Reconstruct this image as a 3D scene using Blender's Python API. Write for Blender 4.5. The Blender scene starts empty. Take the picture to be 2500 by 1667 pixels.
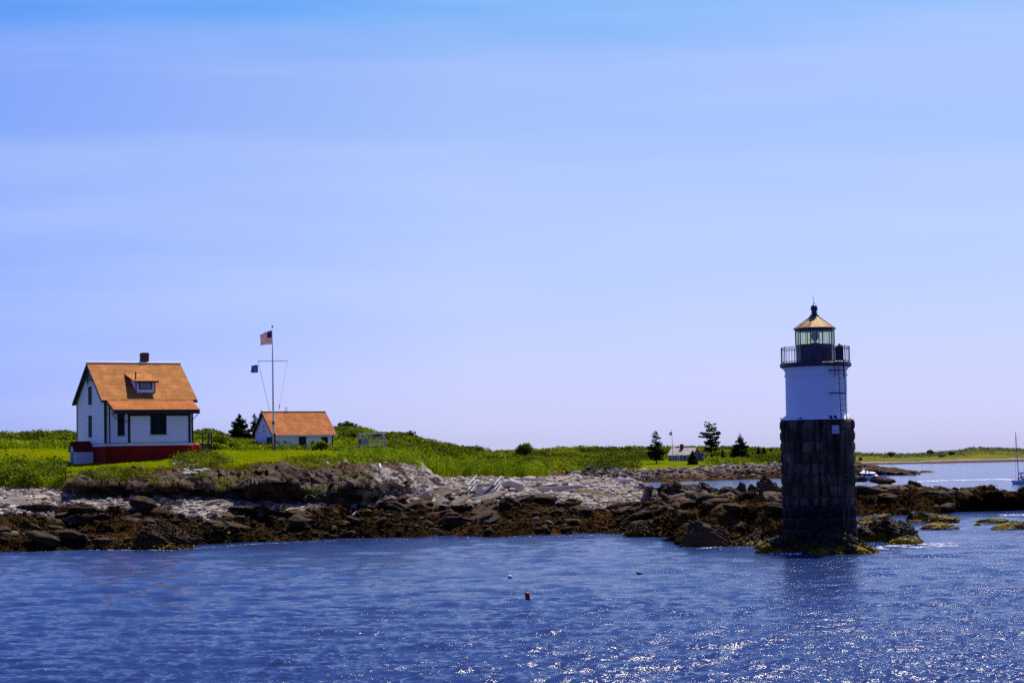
import bpy, math, random
import numpy as np
from mathutils import Vector, Matrix
R = math.radians
rng = np.random.default_rng(7)
random.seed(7)
scene = bpy.context.scene

# ------------------------------------------------------------------ camera
F = 5070.0; EYE = 5.35
PITCH = math.atan(297 / F); ROLL = R(1.0)
fw = np.array([0, math.cos(PITCH), math.sin(PITCH)])
up0 = np.array([0, -math.sin(PITCH), math.cos(PITCH)]); rt0 = np.array([1., 0, 0])
rt = math.cos(ROLL) * rt0 - math.sin(ROLL) * up0
up = math.sin(ROLL) * rt0 + math.cos(ROLL) * up0
cam = bpy.data.cameras.new("camera"); camo = bpy.data.objects.new("camera", cam)
scene.collection.objects.link(camo); scene.camera = camo
cam.sensor_width = 36; cam.lens = 36 * F / 2500; cam.clip_start = 1; cam.clip_end = 30000
m = Matrix.Identity(4)
for i in range(3):
    m[i][0] = rt[i]; m[i][1] = up[i]; m[i][2] = -fw[i]
m[2][3] = EYE
camo.matrix_world = m

# ------------------------------------------------------------------ sky, sun, exposure
SUNDIR = np.array([0.451, 0.92, 1.85]); SUNDIR /= np.linalg.norm(SUNDIR)
SUN_EL = math.asin(SUNDIR[2]); SUN_AZ = math.atan2(SUNDIR[0], SUNDIR[1])
world = bpy.data.worlds.new("World"); scene.world = world; world.use_nodes = True
wn = world.node_tree.nodes; wl = world.node_tree.links; wn.clear()
sky = wn.new('ShaderNodeTexSky'); sky.sky_type = 'NISHITA'; sky.sun_disc = False
sky.sun_elevation = SUN_EL; sky.sun_rotation = SUN_AZ
sky.air_density = 1.0; sky.dust_density = 0.6; sky.ozone_density = 2.0
tc = wn.new('ShaderNodeTexCoord'); sep = wn.new('ShaderNodeSeparateXYZ')
wl.new(tc.outputs['Generated'], sep.inputs[0])
ramp = wn.new('ShaderNodeValToRGB'); wl.new(sep.outputs['Z'], ramp.inputs[0])
SKY = [(0.0, (.57, .635, 1.30)), (.026, (.585, .60, 1.16)), (.064, (.60, .597, 1.01)), (.113, (.64, .63, .89)), (.153, (.635, .645, .86)), (.186, (.69, .68, .88)),
       (.199, (.565, .66, .885)), (.217, (.36, .62, .885)), (.26, (.34, .52, .90)), (.42, (.26, .37, .95)), (.7, (.22, .32, 1.10)), (1.0, (.22, .32, 1.15))]
el = ramp.color_ramp.elements
while len(el) < len(SKY): el.new(0.5)
for e, (p, c) in zip(el, SKY):
    e.position = p; e.color = (c[0] / 2.2, c[1] / 2.2, c[2] / 2.2, 1)
# thin cirrus streaks
mp = wn.new('ShaderNodeMapping'); mp.inputs['Scale'].default_value = (2.2, 1.0, 22.0); mp.inputs['Rotation'].default_value = (0, 0.06, 0)
wl.new(tc.outputs['Generated'], mp.inputs[0])
nz = wn.new('ShaderNodeTexNoise'); nz.inputs['Scale'].default_value = 1.6; nz.inputs['Detail'].default_value = 5; nz.inputs['Roughness'].default_value = .5
wl.new(mp.outputs[0], nz.inputs[0])
cr = wn.new('ShaderNodeValToRGB'); wl.new(nz.outputs['Fac'], cr.inputs[0])
cr.color_ramp.elements[0].position = .42; cr.color_ramp.elements[0].color = (0, 0, 0, 1)
cr.color_ramp.elements[1].position = .75; cr.color_ramp.elements[1].color = (.34, .34, .34, 1)
mul = wn.new('ShaderNodeMix'); mul.data_type = 'RGBA'; mul.blend_type = 'MULTIPLY'; mul.inputs[0].default_value = 1
wl.new(sky.outputs[0], mul.inputs[6]); wl.new(ramp.outputs[0], mul.inputs[7])
# clearer, bluer air away from the sun (towards -x)
azr = wn.new('ShaderNodeMapRange'); wl.new(sep.outputs['X'], azr.inputs[0])
azr.inputs[1].default_value = -.25; azr.inputs[2].default_value = -.02; azr.inputs[3].default_value = 1; azr.inputs[4].default_value = 0
azm = wn.new('ShaderNodeMix'); azm.data_type = 'RGBA'; azm.blend_type = 'MULTIPLY'; azm.inputs[7].default_value = (.66, .78, 1.05, 1)
scl = wn.new('ShaderNodeVectorMath'); scl.operation = 'SCALE'; scl.inputs['Scale'].default_value = 2.2; wl.new(mul.outputs[2], scl.inputs[0])
wl.new(azr.outputs[0], azm.inputs[0]); wl.new(scl.outputs[0], azm.inputs[6])
mx = wn.new('ShaderNodeMix'); mx.data_type = 'RGBA'; mx.inputs[7].default_value = (4.1, 4.6, 6.6, 1)
wl.new(cr.outputs[0], mx.inputs[0]); wl.new(azm.outputs[2], mx.inputs[6])
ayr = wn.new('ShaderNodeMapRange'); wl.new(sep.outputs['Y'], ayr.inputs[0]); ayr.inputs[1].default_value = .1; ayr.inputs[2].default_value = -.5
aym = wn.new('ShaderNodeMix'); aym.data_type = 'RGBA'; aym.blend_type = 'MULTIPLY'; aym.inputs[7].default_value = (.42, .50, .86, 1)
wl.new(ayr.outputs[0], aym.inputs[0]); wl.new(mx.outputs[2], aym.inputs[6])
bg = wn.new('ShaderNodeBackground'); bg.inputs[1].default_value = 0.129
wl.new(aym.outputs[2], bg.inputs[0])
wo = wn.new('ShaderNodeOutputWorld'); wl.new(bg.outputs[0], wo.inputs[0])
sun = bpy.data.lights.new("sun", 'SUN'); suno = bpy.data.objects.new("sun", sun); scene.collection.objects.link(suno)
sun.energy = 5.0; sun.angle = R(0.5); sun.color = (1.0, .94, .84)
suno.rotation_euler = Vector(SUNDIR).to_track_quat('Z', 'Y').to_euler()
scene.cycles.use_denoising = False; scene.cycles.sample_clamp_direct = 8; scene.cycles.sample_clamp_indirect = 4
scene.view_settings.view_transform = 'Standard'; scene.view_settings.look = 'None'
scene.view_settings.exposure = 0.22; scene.view_settings.gamma = 1.0

# ------------------------------------------------------------------ helpers
def pt(px, py, Y):
    """World point at depth Y seen at photo pixel (px, py); works on arrays."""
    px = np.asarray(px, float); py = np.asarray(py, float); Y = np.asarray(Y, float)
    u = (px - 1250) / F; v = -(py - 833.5) / F
    d = fw + u[..., None] * rt + v[..., None] * up
    p = d * (Y / d[..., 1])[..., None]
    p[..., 2] += EYE
    return p
def onz(px, py, z=0.0):
    px = np.asarray(px, float); py = np.asarray(py, float)
    u = (px - 1250) / F; v = -(py - 833.5) / F
    d = fw + u[..., None] * rt + v[..., None] * up
    p = d * ((z - EYE) / d[..., 2])[..., None]; p[..., 2] += EYE
    return p
def V(p): return Vector([float(a) for a in p])

def _h(ix, iy, iz, s):
    h = (ix * 374761393 + iy * 668265263 + iz * 2147483647 + s * 1274126177) & 0xffffffff
    h = ((h ^ (h >> 13)) * 1274126177) & 0xffffffff
    h = ((h ^ (h >> 16)) * 2246822519) & 0xffffffff
    return (h ^ (h >> 15)) & 0xffffffff
def pn(P, s=0):
    """perlin-like gradient noise, about -1..1, P (...,3)"""
    P = np.asarray(P, float); i = np.floor(P).astype(np.int64); f = P - i
    w = f * f * f * (f * (f * 6 - 15) + 10)
    out = 0
    for dx in (0, 1):
        for dy in (0, 1):
            for dz in (0, 1):
                h = _h(i[..., 0] + dx, i[..., 1] + dy, i[..., 2] + dz, s)
                gx = (h & 1023) / 511.5 - 1; gy = ((h >> 10) & 1023) / 511.5 - 1; gz = ((h >> 20) & 1023) / 511.5 - 1
                d = gx * (f[..., 0] - dx) + gy * (f[..., 1] - dy) + gz * (f[..., 2] - dz)
                ww = (w[..., 0] if dx else 1 - w[..., 0]) * (w[..., 1] if dy else 1 - w[..., 1]) * (w[..., 2] if dz else 1 - w[..., 2])
                out = out + d * ww
    return out * 1.3
def fbm(P, o=4, s=0, g=.5):
    a = 1; r = 0; P = np.asarray(P, float)
    for k in range(o):
        r = r + a * pn(P, s + k); P = P * 2.03 + 11.3; a *= g
    return r
def ridge(P, o=4, s=0):
    a = 1; r = 0; P = np.asarray(P, float)
    for k in range(o):
        r = r + a * (1 - 2 * np.abs(pn(P, s + k))); P = P * 2.05 + 7.7; a *= .5
    return r / 1.9
def worley(P, s=0, jit=.9):
    """F1, F2 and cell id of 2-D cells; P (...,2)"""
    P = np.asarray(P, float); i = np.floor(P).astype(np.int64)
    f1 = np.full(P.shape[:-1], 9.); f2 = f1.copy(); cid = np.zeros(P.shape[:-1])
    for dx in (-1, 0, 1):
        for dy in (-1, 0, 1):
            cx = i[..., 0] + dx; cy = i[..., 1] + dy; h = _h(cx, cy, cx * 0 + 5, s)
            qx = cx + .5 + jit * ((h & 1023) / 1023 - .5); qy = cy + .5 + jit * (((h >> 10) & 1023) / 1023 - .5)
            d = np.hypot(P[..., 0] - qx, P[..., 1] - qy); n = d < f1
            f2 = np.where(n, f1, np.minimum(f2, d)); cid = np.where(n, ((h >> 20) & 1023) / 1023, cid); f1 = np.where(n, d, f1)
    return f1, f2, cid

def rawmesh(name, verts, faces, smooth=False):
    """verts (n,3) array, faces (m,k) array of one size"""
    me = bpy.data.meshes.new(name); verts = np.asarray(verts, np.float32); faces = np.asarray(faces, np.int32)
    k = faces.shape[1]
    me.vertices.add(len(verts)); me.vertices.foreach_set('co', verts.ravel())
    me.loops.add(faces.size); me.loops.foreach_set('vertex_index', faces.ravel())
    me.polygons.add(len(faces)); me.polygons.foreach_set('loop_start', np.arange(0, faces.size, k, dtype=np.int32))
    me.update(calc_edges=True)
    me.polygons.foreach_set('use_smooth', np.full(len(faces), smooth)); me.update()
    return me
def vattr(me, name, cols):
    a = me.color_attributes.new(name, 'FLOAT_COLOR', 'POINT')
    c = np.ones((len(me.vertices), 4), np.float32); c[:, :cols.shape[1]] = cols
    a.data.foreach_set('color', c.ravel())
def link(name, me, mat=None, parent=None):
    o = bpy.data.objects.new(name, me); scene.collection.objects.link(o)
    if mat is not None:
        for q in (mat if isinstance(mat, (list, tuple)) else [mat]): me.materials.append(q)
    if parent is not None: o.parent = parent
    return o
def tag(o, label=None, cat=None, group=None, kind=None):
    for k, v in (('label', label), ('category', cat), ('group', group), ('kind', kind)):
        if v: o[k] = v
    return o
def thing(name, label, cat, loc=(0, 0, 0), rz=0.0, group=None):
    o = bpy.data.objects.new(name, None); scene.collection.objects.link(o)
    o.location = V(loc); o.rotation_euler = (0, 0, rz); o.empty_display_size = .3
    return tag(o, label, cat, group)
def copy_tree(o, parent=None):
    c = o.copy(); scene.collection.objects.link(c)
    if parent is not None: c.parent = parent
    for ch in list(o.children): copy_tree(ch, c)
    return c

class MB:
    def __init__(s): s.v = []; s.f = []
    def add(s, vs, fs):
        n = len(s.v); s.v += [tuple(float(c) for c in v) for v in vs]; s.f += [tuple(i + n for i in f) for f in fs]; return s
    def box(s, lo, hi, rot=None, at=(0, 0, 0)):
        vs = [Vector((x, y, z)) for x in (lo[0], hi[0]) for y in (lo[1], hi[1]) for z in (lo[2], hi[2])]
        if rot is not None: vs = [rot @ v for v in vs]
        vs = [v + Vector(at) for v in vs]
        return s.add(vs, [(0, 1, 3, 2), (4, 6, 7, 5), (0, 4, 5, 1), (2, 3, 7, 6), (0, 2, 6, 4), (1, 5, 7, 3)])
    def bar(s, a, b, w, h=None, upv=(0, 0, 1)):
        a = Vector(a); b = Vector(b); h = w if h is None else h
        d = (b - a).normalized(); u = Vector(upv)
        if abs(d.dot(u)) > .98: u = Vector((0, 1, 0))
        x = d.cross(u).normalized(); u = x.cross(d)
        vs = []
        for p in (a, b):
            for i, j in ((-1, -1), (1, -1), (1, 1), (-1, 1)): vs.append(p + x * (i * w / 2) + u * (j * h / 2))
        return s.add(vs, [(0, 3, 2, 1), (4, 5, 6, 7), (0, 1, 5, 4), (1, 2, 6, 5), (2, 3, 7, 6), (3, 0, 4, 7)])
    def tube(s, pts, r, n=8, cap=True):
        pts = [Vector(p) for p in pts]; rs = r if isinstance(r, (list, tuple)) else [r] * len(pts)
        rings = []; x = None
        for i, p in enumerate(pts):
            d = (pts[min(i + 1, len(pts) - 1)] - pts[max(i - 1, 0)]).normalized()
            if x is None:
                x = d.cross(Vector((0, 0, 1)) if abs(d.z) < .9 else Vector((0, 1, 0))).normalized()
            else: x = (x - d * x.dot(d)).normalized()
            y = d.cross(x)
            rings.append([p + (x * math.cos(2 * math.pi * k / n) + y * math.sin(2 * math.pi * k / n)) * rs[i] for k in range(n)])
        vs = [v for g in rings for v in g]; fs = []
        for i in range(len(pts) - 1):
            for k in range(n):
                a = i * n + k; b = i * n + (k + 1) % n; fs.append((a, b, b + n, a + n))
        if cap: fs += [tuple(range(n - 1, -1, -1)), tuple((len(pts) - 1) * n + k for k in range(n))]
        return s.add(vs, fs)
    def lathe(s, prof, n=32, c=(0, 0, 0), ph=0.0):
        vs = []; fs = []
        for r, z in prof:
            for k in range(n):
                a = 2 * math.pi * k / n + ph; vs.append((c[0] + r * math.cos(a), c[1] + r * math.sin(a), c[2] + z))
        for i in range(len(prof) - 1):
            for k in range(n):
                a = i * n + k; b = i * n + (k + 1) % n; fs.append((a, b, b + n, a + n))
        fs += [tuple(range(n - 1, -1, -1)), tuple((len(prof) - 1) * n + k for k in range(n))]
        return s.add(vs, fs)
    def prism(s, poly, z0, z1):
        n = len(poly); vs = [(x, y, z0) for x, y in poly] + [(x, y, z1) for x, y in poly]
        return s.add(vs, [tuple(range(n - 1, -1, -1)), tuple(range(n, 2 * n))] + [(i, (i + 1) % n, (i + 1) % n + n, i + n) for i in range(n)])
    def slab(s, quad, t):
        """a thick sheet: quad is the top face (4 points, counter-clockwise seen from outside), t its thickness"""
        q = [Vector(p) for p in quad]; nrm = (q[1] - q[0]).cross(q[3] - q[0]).normalized()
        n = len(q); vs = q + [p - nrm * t for p in q]
        return s.add(vs, [tuple(range(n)), tuple(range(2 * n - 1, n - 1, -1))] + [((i + 1) % n, i, i + n, (i + 1) % n + n) for i in range(n)])
    def build(s, name, mat=None, parent=None, smooth=False, bevel=0):
        me = bpy.data.meshes.new(name); me.from_pydata(s.v, [], s.f); me.update()
        if smooth: me.polygons.foreach_set('use_smooth', [True] * len(me.polygons)); me.update()
        o = link(name, me, mat, parent)
        if smooth == 'auto':
            me.set_sharp_from_angle(angle=R(35))
        if bevel:
            b = o.modifiers.new('bevel', 'BEVEL'); b.width = bevel; b.segments = 2; b.limit_method = 'ANGLE'
        return o

# ------------------------------------------------------------------ materials
MATS = {}
def newmat(name):
    m = bpy.data.materials.new(name); m.use_nodes = True; nt = m.node_tree; b = nt.nodes['Principled BSDF']
    b.inputs['Specular IOR Level'].default_value = .08
    MATS[name] = m; return m, nt, b
def N(nt, t, **kw):
    n = nt.nodes.new(t)
    for k, v in kw.items():
        if k in n.inputs: n.inputs[k].default_value = v
        else: setattr(n, k, v)
    return n
def noise(nt, scale, detail=4, rough=.55, vec=None, dist=0.0):
    n = N(nt, 'ShaderNodeTexNoise'); n.inputs['Scale'].default_value = scale; n.inputs['Detail'].default_value = detail
    n.inputs['Roughness'].default_value = rough; n.inputs['Distortion'].default_value = dist
    if vec is None:
        vec = N(nt, 'ShaderNodeNewGeometry').outputs['Position']
    nt.links.new(vec, n.inputs['Vector']); return n.outputs['Fac']
def rampn(nt, fac, stops):
    r = N(nt, 'ShaderNodeValToRGB'); e = r.color_ramp.elements
    while len(e) < len(stops): e.new(.5)
    for x, (p, c) in zip(e, stops):
        x.position = p; x.color = (c if isinstance(c, tuple) else (c, c, c)) + (1,)
    nt.links.new(fac, r.inputs[0]); return r.outputs[0]
def mixc(nt, fac, a, b, mode='MIX'):
    m = N(nt, 'ShaderNodeMix'); m.data_type = 'RGBA'; m.blend_type = mode
    for s, i in ((fac, 0), (a, 6), (b, 7)):
        if hasattr(s, 'is_linked'): nt.links.new(s, m.inputs[i])
        elif i == 0: m.inputs[0].default_value = s
        else: m.inputs[i].default_value = tuple(s) + (1,)
    return m.outputs[2]
def bump(nt, b, h, strength, dist, prev=None):
    n = N(nt, 'ShaderNodeBump'); n.inputs['Strength'].default_value = strength; n.inputs['Distance'].default_value = dist
    nt.links.new(h, n.inputs['Height'])
    if prev is not None: nt.links.new(prev, n.inputs['Normal'])
    nt.links.new(n.outputs[0], b.inputs['Normal']); return n.outputs[0]
def plain(name, col, rough=.6, var=.12, scale=3., metal=0., spec=.15, bmp=.0):
    m, nt, b = newmat(name)
    f = noise(nt, scale, 5, .6); lo = tuple(c * (1 - var) for c in col); hi = tuple(min(1, c * (1 + var)) for c in col)
    nt.links.new(rampn(nt, f, [(.3, lo), (.7, hi)]), b.inputs['Base Color'])
    b.inputs['Roughness'].default_value = rough; b.inputs['Metallic'].default_value = metal; b.inputs['Specular IOR Level'].default_value = spec
    if bmp: bump(nt, b, noise(nt, scale * 6, 4), bmp, .02)
    return m
def siding(name, col, pitch=.12, var=.05, strength=.6):
    m, nt, b = newmat(name)
    g = N(nt, 'ShaderNodeTexCoord').outputs['Object']
    s = N(nt, 'ShaderNodeSeparateXYZ'); nt.links.new(g, s.inputs[0])
    d = N(nt, 'ShaderNodeMath', operation='DIVIDE'); nt.links.new(s.outputs['Z'], d.inputs[0]); d.inputs[1].default_value = pitch
    fr = N(nt, 'ShaderNodeMath', operation='FRACT'); nt.links.new(d.outputs[0], fr.inputs[0])
    inv = N(nt, 'ShaderNodeMath', operation='SUBTRACT'); inv.inputs[0].default_value = 1; nt.links.new(fr.outputs[0], inv.inputs[1])
    f = noise(nt, 2.5, 6, .65)
    c = rampn(nt, f, [(.3, tuple(x * (1 - var) for x in col)), (.7, tuple(min(1, x * (1 + var)) for x in col))])
    f2 = noise(nt, 9, 4, .7); c = mixc(nt, rampn(nt, f2, [(.62, 0.), (.8, .25)]), c, tuple(x * .6 for x in col))
    nt.links.new(c, b.inputs['Base Color']); b.inputs['Roughness'].default_value = .55
    bump(nt, b, inv.outputs[0], strength, .02)
    return m
def shingle(name, lo, hi, mortar, sinp, row=.14, width=.16, blot=.35):
    m, nt, b = newmat(name)
    g = N(nt, 'ShaderNodeTexCoord').outputs['Object']
    s = N(nt, 'ShaderNodeSeparateXYZ'); nt.links.new(g, s.inputs[0])
    d = N(nt, 'ShaderNodeMath', operation='DIVIDE'); nt.links.new(s.outputs['Z'], d.inputs[0]); d.inputs[1].default_value = sinp
    c = N(nt, 'ShaderNodeCombineXYZ'); nt.links.new(s.outputs['X'], c.inputs[0]); nt.links.new(d.outputs[0], c.inputs[1])
    br = N(nt, 'ShaderNodeTexBrick'); nt.links.new(c.outputs[0], br.inputs['Vector'])
    br.inputs['Scale'].default_value = 1; br.inputs['Brick Width'].default_value = width; br.inputs['Row Height'].default_value = row
    br.inputs['Mortar Size'].default_value = .028; br.inputs['Mortar Smooth'].default_value = .2; br.inputs['Bias'].default_value = 0
    br.inputs['Color1'].default_value = lo + (1,); br.inputs['Color2'].default_value = hi + (1,); br.inputs['Mortar'].default_value = mortar + (1,)
    # long weathered streaks running along the courses
    mp = N(nt, 'ShaderNodeMapping'); mp.inputs['Scale'].default_value = (.35, 4, 4); nt.links.new(c.outputs[0], mp.inputs[0])
    f = noise(nt, 1.6, 5, .7, mp.outputs[0])
    col = mixc(nt, rampn(nt, f, [(.38, 0.), (.66, blot)]), br.outputs['Color'], tuple(x * .45 for x in hi))
    f2 = noise(nt, .9, 4, .6)
    col = mixc(nt, rampn(nt, f2, [(.45, 0.), (.7, .4)]), col, tuple(min(1, x * 1.35) for x in hi))
    nt.links.new(col, b.inputs['Base Color']); b.inputs['Roughness'].default_value = .8
    fr = N(nt, 'ShaderNodeMath', operation='DIVIDE'); nt.links.new(d.outputs[0], fr.inputs[0]); fr.inputs[1].default_value = row
    fr2 = N(nt, 'ShaderNodeMath', operation='FRACT'); nt.links.new(fr.outputs[0], fr2.inputs[0])
    inv = N(nt, 'ShaderNodeMath', operation='SUBTRACT'); inv.inputs[0].default_value = 1; nt.links.new(fr2.outputs[0], inv.inputs[1])
    bump(nt, b, inv.outputs[0], .9, .03)
    return m

# ------------------------------------------------------------------ ground materials
def zone_material(name, scale=1.0, pale=((.22, .185, .14), (.48, .43, .36)), rock=((.022, .014, .008), (.19, .145, .10)),
                  kelp=((.008, .005, .002), (.055, .030, .008)), grass=((.10, .155, .001), (.19, .215, .001))):
    m, nt, b = newmat(name)
    a = N(nt, 'ShaderNodeAttribute', attribute_name='zone'); s = N(nt, 'ShaderNodeSeparateColor'); nt.links.new(a.outputs['Color'], s.inputs[0])
    mpn = N(nt, 'ShaderNodeMapping'); mpn.inputs['Rotation'].default_value = (0, R(28), 0); mpn.inputs['Scale'].default_value = (.35, .6, 1.7)
    nt.links.new(N(nt, 'ShaderNodeNewGeometry').outputs['Position'], mpn.inputs[0])
    st = noise(nt, 1.6 / scale, 7, .68, mpn.outputs[0]); big = noise(nt, .28 / scale, 4, .6); fine = noise(nt, 7 / scale, 5, .7)
    rc = rampn(nt, st, [(.32, rock[0]), (.5, tuple((x + y) / 2 for x, y in zip(*rock))), (.68, rock[1])])
    rc = mixc(nt, rampn(nt, big, [(.48, 0.), (.62, .6)]), rc, (.12, .055, .018))
    rc = mixc(nt, rampn(nt, fine, [(.6, 0.), (.74, .5)]), rc, (.30, .24, .17))
    pc = rampn(nt, fine, [(.34, pale[0]), (.58, pale[1])]); pc = mixc(nt, rampn(nt, big, [(.4, 0.), (.6, .4)]), pc, (.42, .32, .22))
    kc = rampn(nt, fine, [(.36, kelp[0]), (.66, kelp[1])]); kc = mixc(nt, rampn(nt, big, [(.46, 0.), (.66, .75)]), kc, (.12, .055, .012))
    kc = mixc(nt, rampn(nt, st, [(.58, 0.), (.75, .5)]), kc, (.16, .12, .07))
    gf = noise(nt, .18 / scale, 4, .6); gc = rampn(nt, gf, [(.36, grass[0]), (.52, tuple((x + y) / 2 for x, y in zip(*grass))), (.66, (.24, .16, .006))])
    gc = mixc(nt, rampn(nt, fine, [(.4, 0.), (.7, .5)]), gc, tuple(x * .55 for x in grass[0]))
    c = mixc(nt, s.outputs[0], mixc(nt, s.outputs[1], rc, pc), kc)
    c = mixc(nt, s.outputs[2], c, gc)
    nt.links.new(c, b.inputs['Base Color']); b.inputs['Roughness'].default_value = .9; b.inputs['Specular IOR Level'].default_value = .0
    n1 = bump(nt, b, st, .9, .18 * scale); bump(nt, b, fine, .9, .06 * scale, n1)
    return m
shore_mat = zone_material('shore')
far_mat = zone_material('far_shore', 2.4, pale=((.16, .13, .10), (.42, .37, .31)), rock=((.03, .02, .013), (.17, .12, .08)), grass=((.09, .135, .002), (.18, .19, .003)))
isle_mat = zone_material('distant_shore', 6, rock=((.10, .08, .09), (.22, .18, .17)), grass=((.10, .125, .02), (.185, .185, .035)))  # distance haze tinted into the rock and grass colours

def leafmat(name, dark, light, trans=.3):
    m, nt, b = newmat(name)
    a = N(nt, 'ShaderNodeAttribute', attribute_name='tint'); s = N(nt, 'ShaderNodeSeparateColor'); nt.links.new(a.outputs['Color'], s.inputs[0])
    c = rampn(nt, s.outputs[0], [(0.0, dark), (.8, light), (1.0, tuple(min(1, x * 1.5) for x in light))])
    nt.links.new(c, b.inputs['Base Color']); b.inputs['Roughness'].default_value = .7; b.inputs['Specular IOR Level'].default_value = .05
    t = N(nt, 'ShaderNodeBsdfTranslucent'); nt.links.new(c, t.inputs[0])
    ms = N(nt, 'ShaderNodeMixShader'); ms.inputs[0].default_value = trans
    nt.links.new(b.outputs[0], ms.inputs[1]); nt.links.new(t.outputs[0], ms.inputs[2])
    nt.links.new(ms.outputs[0], nt.nodes['Material Output'].inputs[0]); return m
scrub_leaf = leafmat('scrub_leaf', (.045, .066, .001), (.16, .19, .003))
bright_leaf = leafmat('bright_leaf', (.06, .10, .001), (.25, .32, .003))
weed_leaf = leafmat('weed_leaf', (.035, .058, .001), (.19, .225, .004))
straw_leaf = leafmat('straw_leaf', (.08, .07, .002), (.24, .19, .008))
needle = leafmat('needle', (.009, .020, .007), (.050, .080, .018), .15)
hazed_leaf = leafmat('hazed_leaf', (.05, .075, .03), (.11, .14, .045))  # foliage of the distant island, bluish haze put into its colour
bark = plain('bark', (.10, .075, .055), .9, .3, 6)

# ------------------------------------------------------------------ terrain sheets
def interp(kn, px, c):
    kn = np.array(kn, float); return np.interp(px, kn[:, 0], kn[:, c])
def grid(px, lines, rows):
    """lines: list of (cols,3) arrays from front to back; rows: number of rows between neighbours -> P (r,c,3), s (r,)"""
    Ps = []; ss = []
    for i in range(len(lines) - 1):
        t = np.arange(rows[i]) / rows[i]
        Ps.append(lines[i][None] * (1 - t)[:, None, None] + lines[i + 1][None] * t[:, None, None]); ss.append(i + t)
    Ps.append(lines[-1][None]); ss.append(np.array([len(lines) - 1.]))
    return np.concatenate(Ps), np.concatenate(ss)
def smooth_rows(P, k=3, it=2):
    for _ in range(it):
        Q = P.copy(); Q[1:-1] = (P[:-2] + 2 * P[1:-1] + P[2:]) / 4; P = Q
    return P
def normals(P):
    a = np.gradient(P, axis=1); b = np.gradient(P, axis=0); n = np.cross(a, b)
    n /= np.linalg.norm(n, axis=-1, keepdims=True) + 1e-9
    n[n[..., 2] < 0] *= -1
    return n
def sheet(name, P, zone, mat, smooth=False):
    r, c = P.shape[:2]; i = np.arange(r * c).reshape(r, c)
    f = np.stack([i[:-1, :-1], i[:-1, 1:], i[1:, 1:], i[1:, :-1]], -1).reshape(-1, 4)
    me = rawmesh(name, P.reshape(-1, 3), f, smooth); vattr(me, 'zone', np.clip(zone.reshape(-1, zone.shape[-1]), 0, 1))
    o = link(name, me, mat); return tag(o, kind='structure')
def sst(x, a, b):
    t = np.clip((x - a) / (b - a), 0, 1); return t * t * (3 - 2 * t)
def strata(P, sc=1.0, seed=0):
    nrm = np.array([.47, -.12, .87]); q = (P @ nrm) / sc + .55 * fbm(P / (3.2 * sc), 3, seed)
    out = 0
    for lam, amp in ((1.5, .42), (.55, .24), (.21, .10)):
        k = q / lam; i = np.floor(k); f = k - i
        off = np.stack([i * 17.3, i * 5.1, i * 0], -1); h = np.clip(.5 + .8 * pn(P / (3.2 * lam * sc) * np.array([1, 1, .3]) + off, seed + 5), 0, 1)
        prof = np.where(f < .8, f / .8, (1 - f) / .2)
        out = out + amp * (prof * (.4 + .8 * h) + .7 * (h - .5))
    out = out + .28 * ridge(P / (1.9 * sc), 4, seed + 9) - .1
    return out * sc
def lumps(P, size, seed=0):
    w = P[..., :2] / size + .35 * np.stack([pn(P / size * .9, seed + 3), pn(P / size * .9, seed + 4)], -1)
    f1, f2, cid = worley(w, seed); dome = np.sqrt(np.clip(1 - (f1 / .75) ** 2, 0, 1)) * sst(f2 - f1, 0, .18)
    return dome * (.35 + .65 * cid)

# --- the near island: waterline, weed top, cliff foot, cliff edge, lawn, lawn top, crest, far slope
px = np.arange(-330, 2860, 2.0)
W_ = [(-330, 1356), (0, 1348), (240, 1340), (300, 1342), (420, 1341), (490, 1329), (600, 1326), (720, 1320), (850, 1315), (1100, 1309),
      (1220, 1309), (1280, 1306), (1440, 1302), (1525, 1302), (1545, 1308), (1655, 1311), (1672, 1333), (1750, 1335), (1790, 1333), (1850, 1326),
      (1900, 1340), (1985, 1341), (2012, 1339), (2042, 1258), (2250, 1258), (2320, 1250), (2400, 1245), (2500, 1240), (2860, 1232)]
K_ = [(-330, 1264, 155), (0, 1262, 154), (200, 1268, 152), (400, 1262, 154), (600, 1266, 155), (800, 1256, 158), (1000, 1252, 163), (1100, 1258, 164), (1300, 1238, 168),
      (1500, 1262, 168), (1600, 1262, 158), (1700, 1275, 140), (1800, 1270, 138), (1900, 1275, 132), (2016, 1290, 126), (2044, 1235, 198), (2300, 1222, 198), (2500, 1222, 200), (2860, 1220, 202)]
B_ = [(-330, 1204, 175), (0, 1202, 175), (150, 1208, 170), (200, 1215, 165), (400, 1220, 164), (600, 1229, 162), (800, 1240, 161), (900, 1234, 163), (1000, 1208, 172), (1100, 1198, 182), (1300, 1196, 190),
      (1500, 1200, 195), (1570, 1215, 185), (1600, 1248, 158), (1735, 1250, 157), (1750, 1215, 165), (1900, 1225, 150), (2016, 1230, 150), (2044, 1200, 205), (2300, 1197, 205), (2500, 1215, 205), (2860, 1216, 206)]
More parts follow.
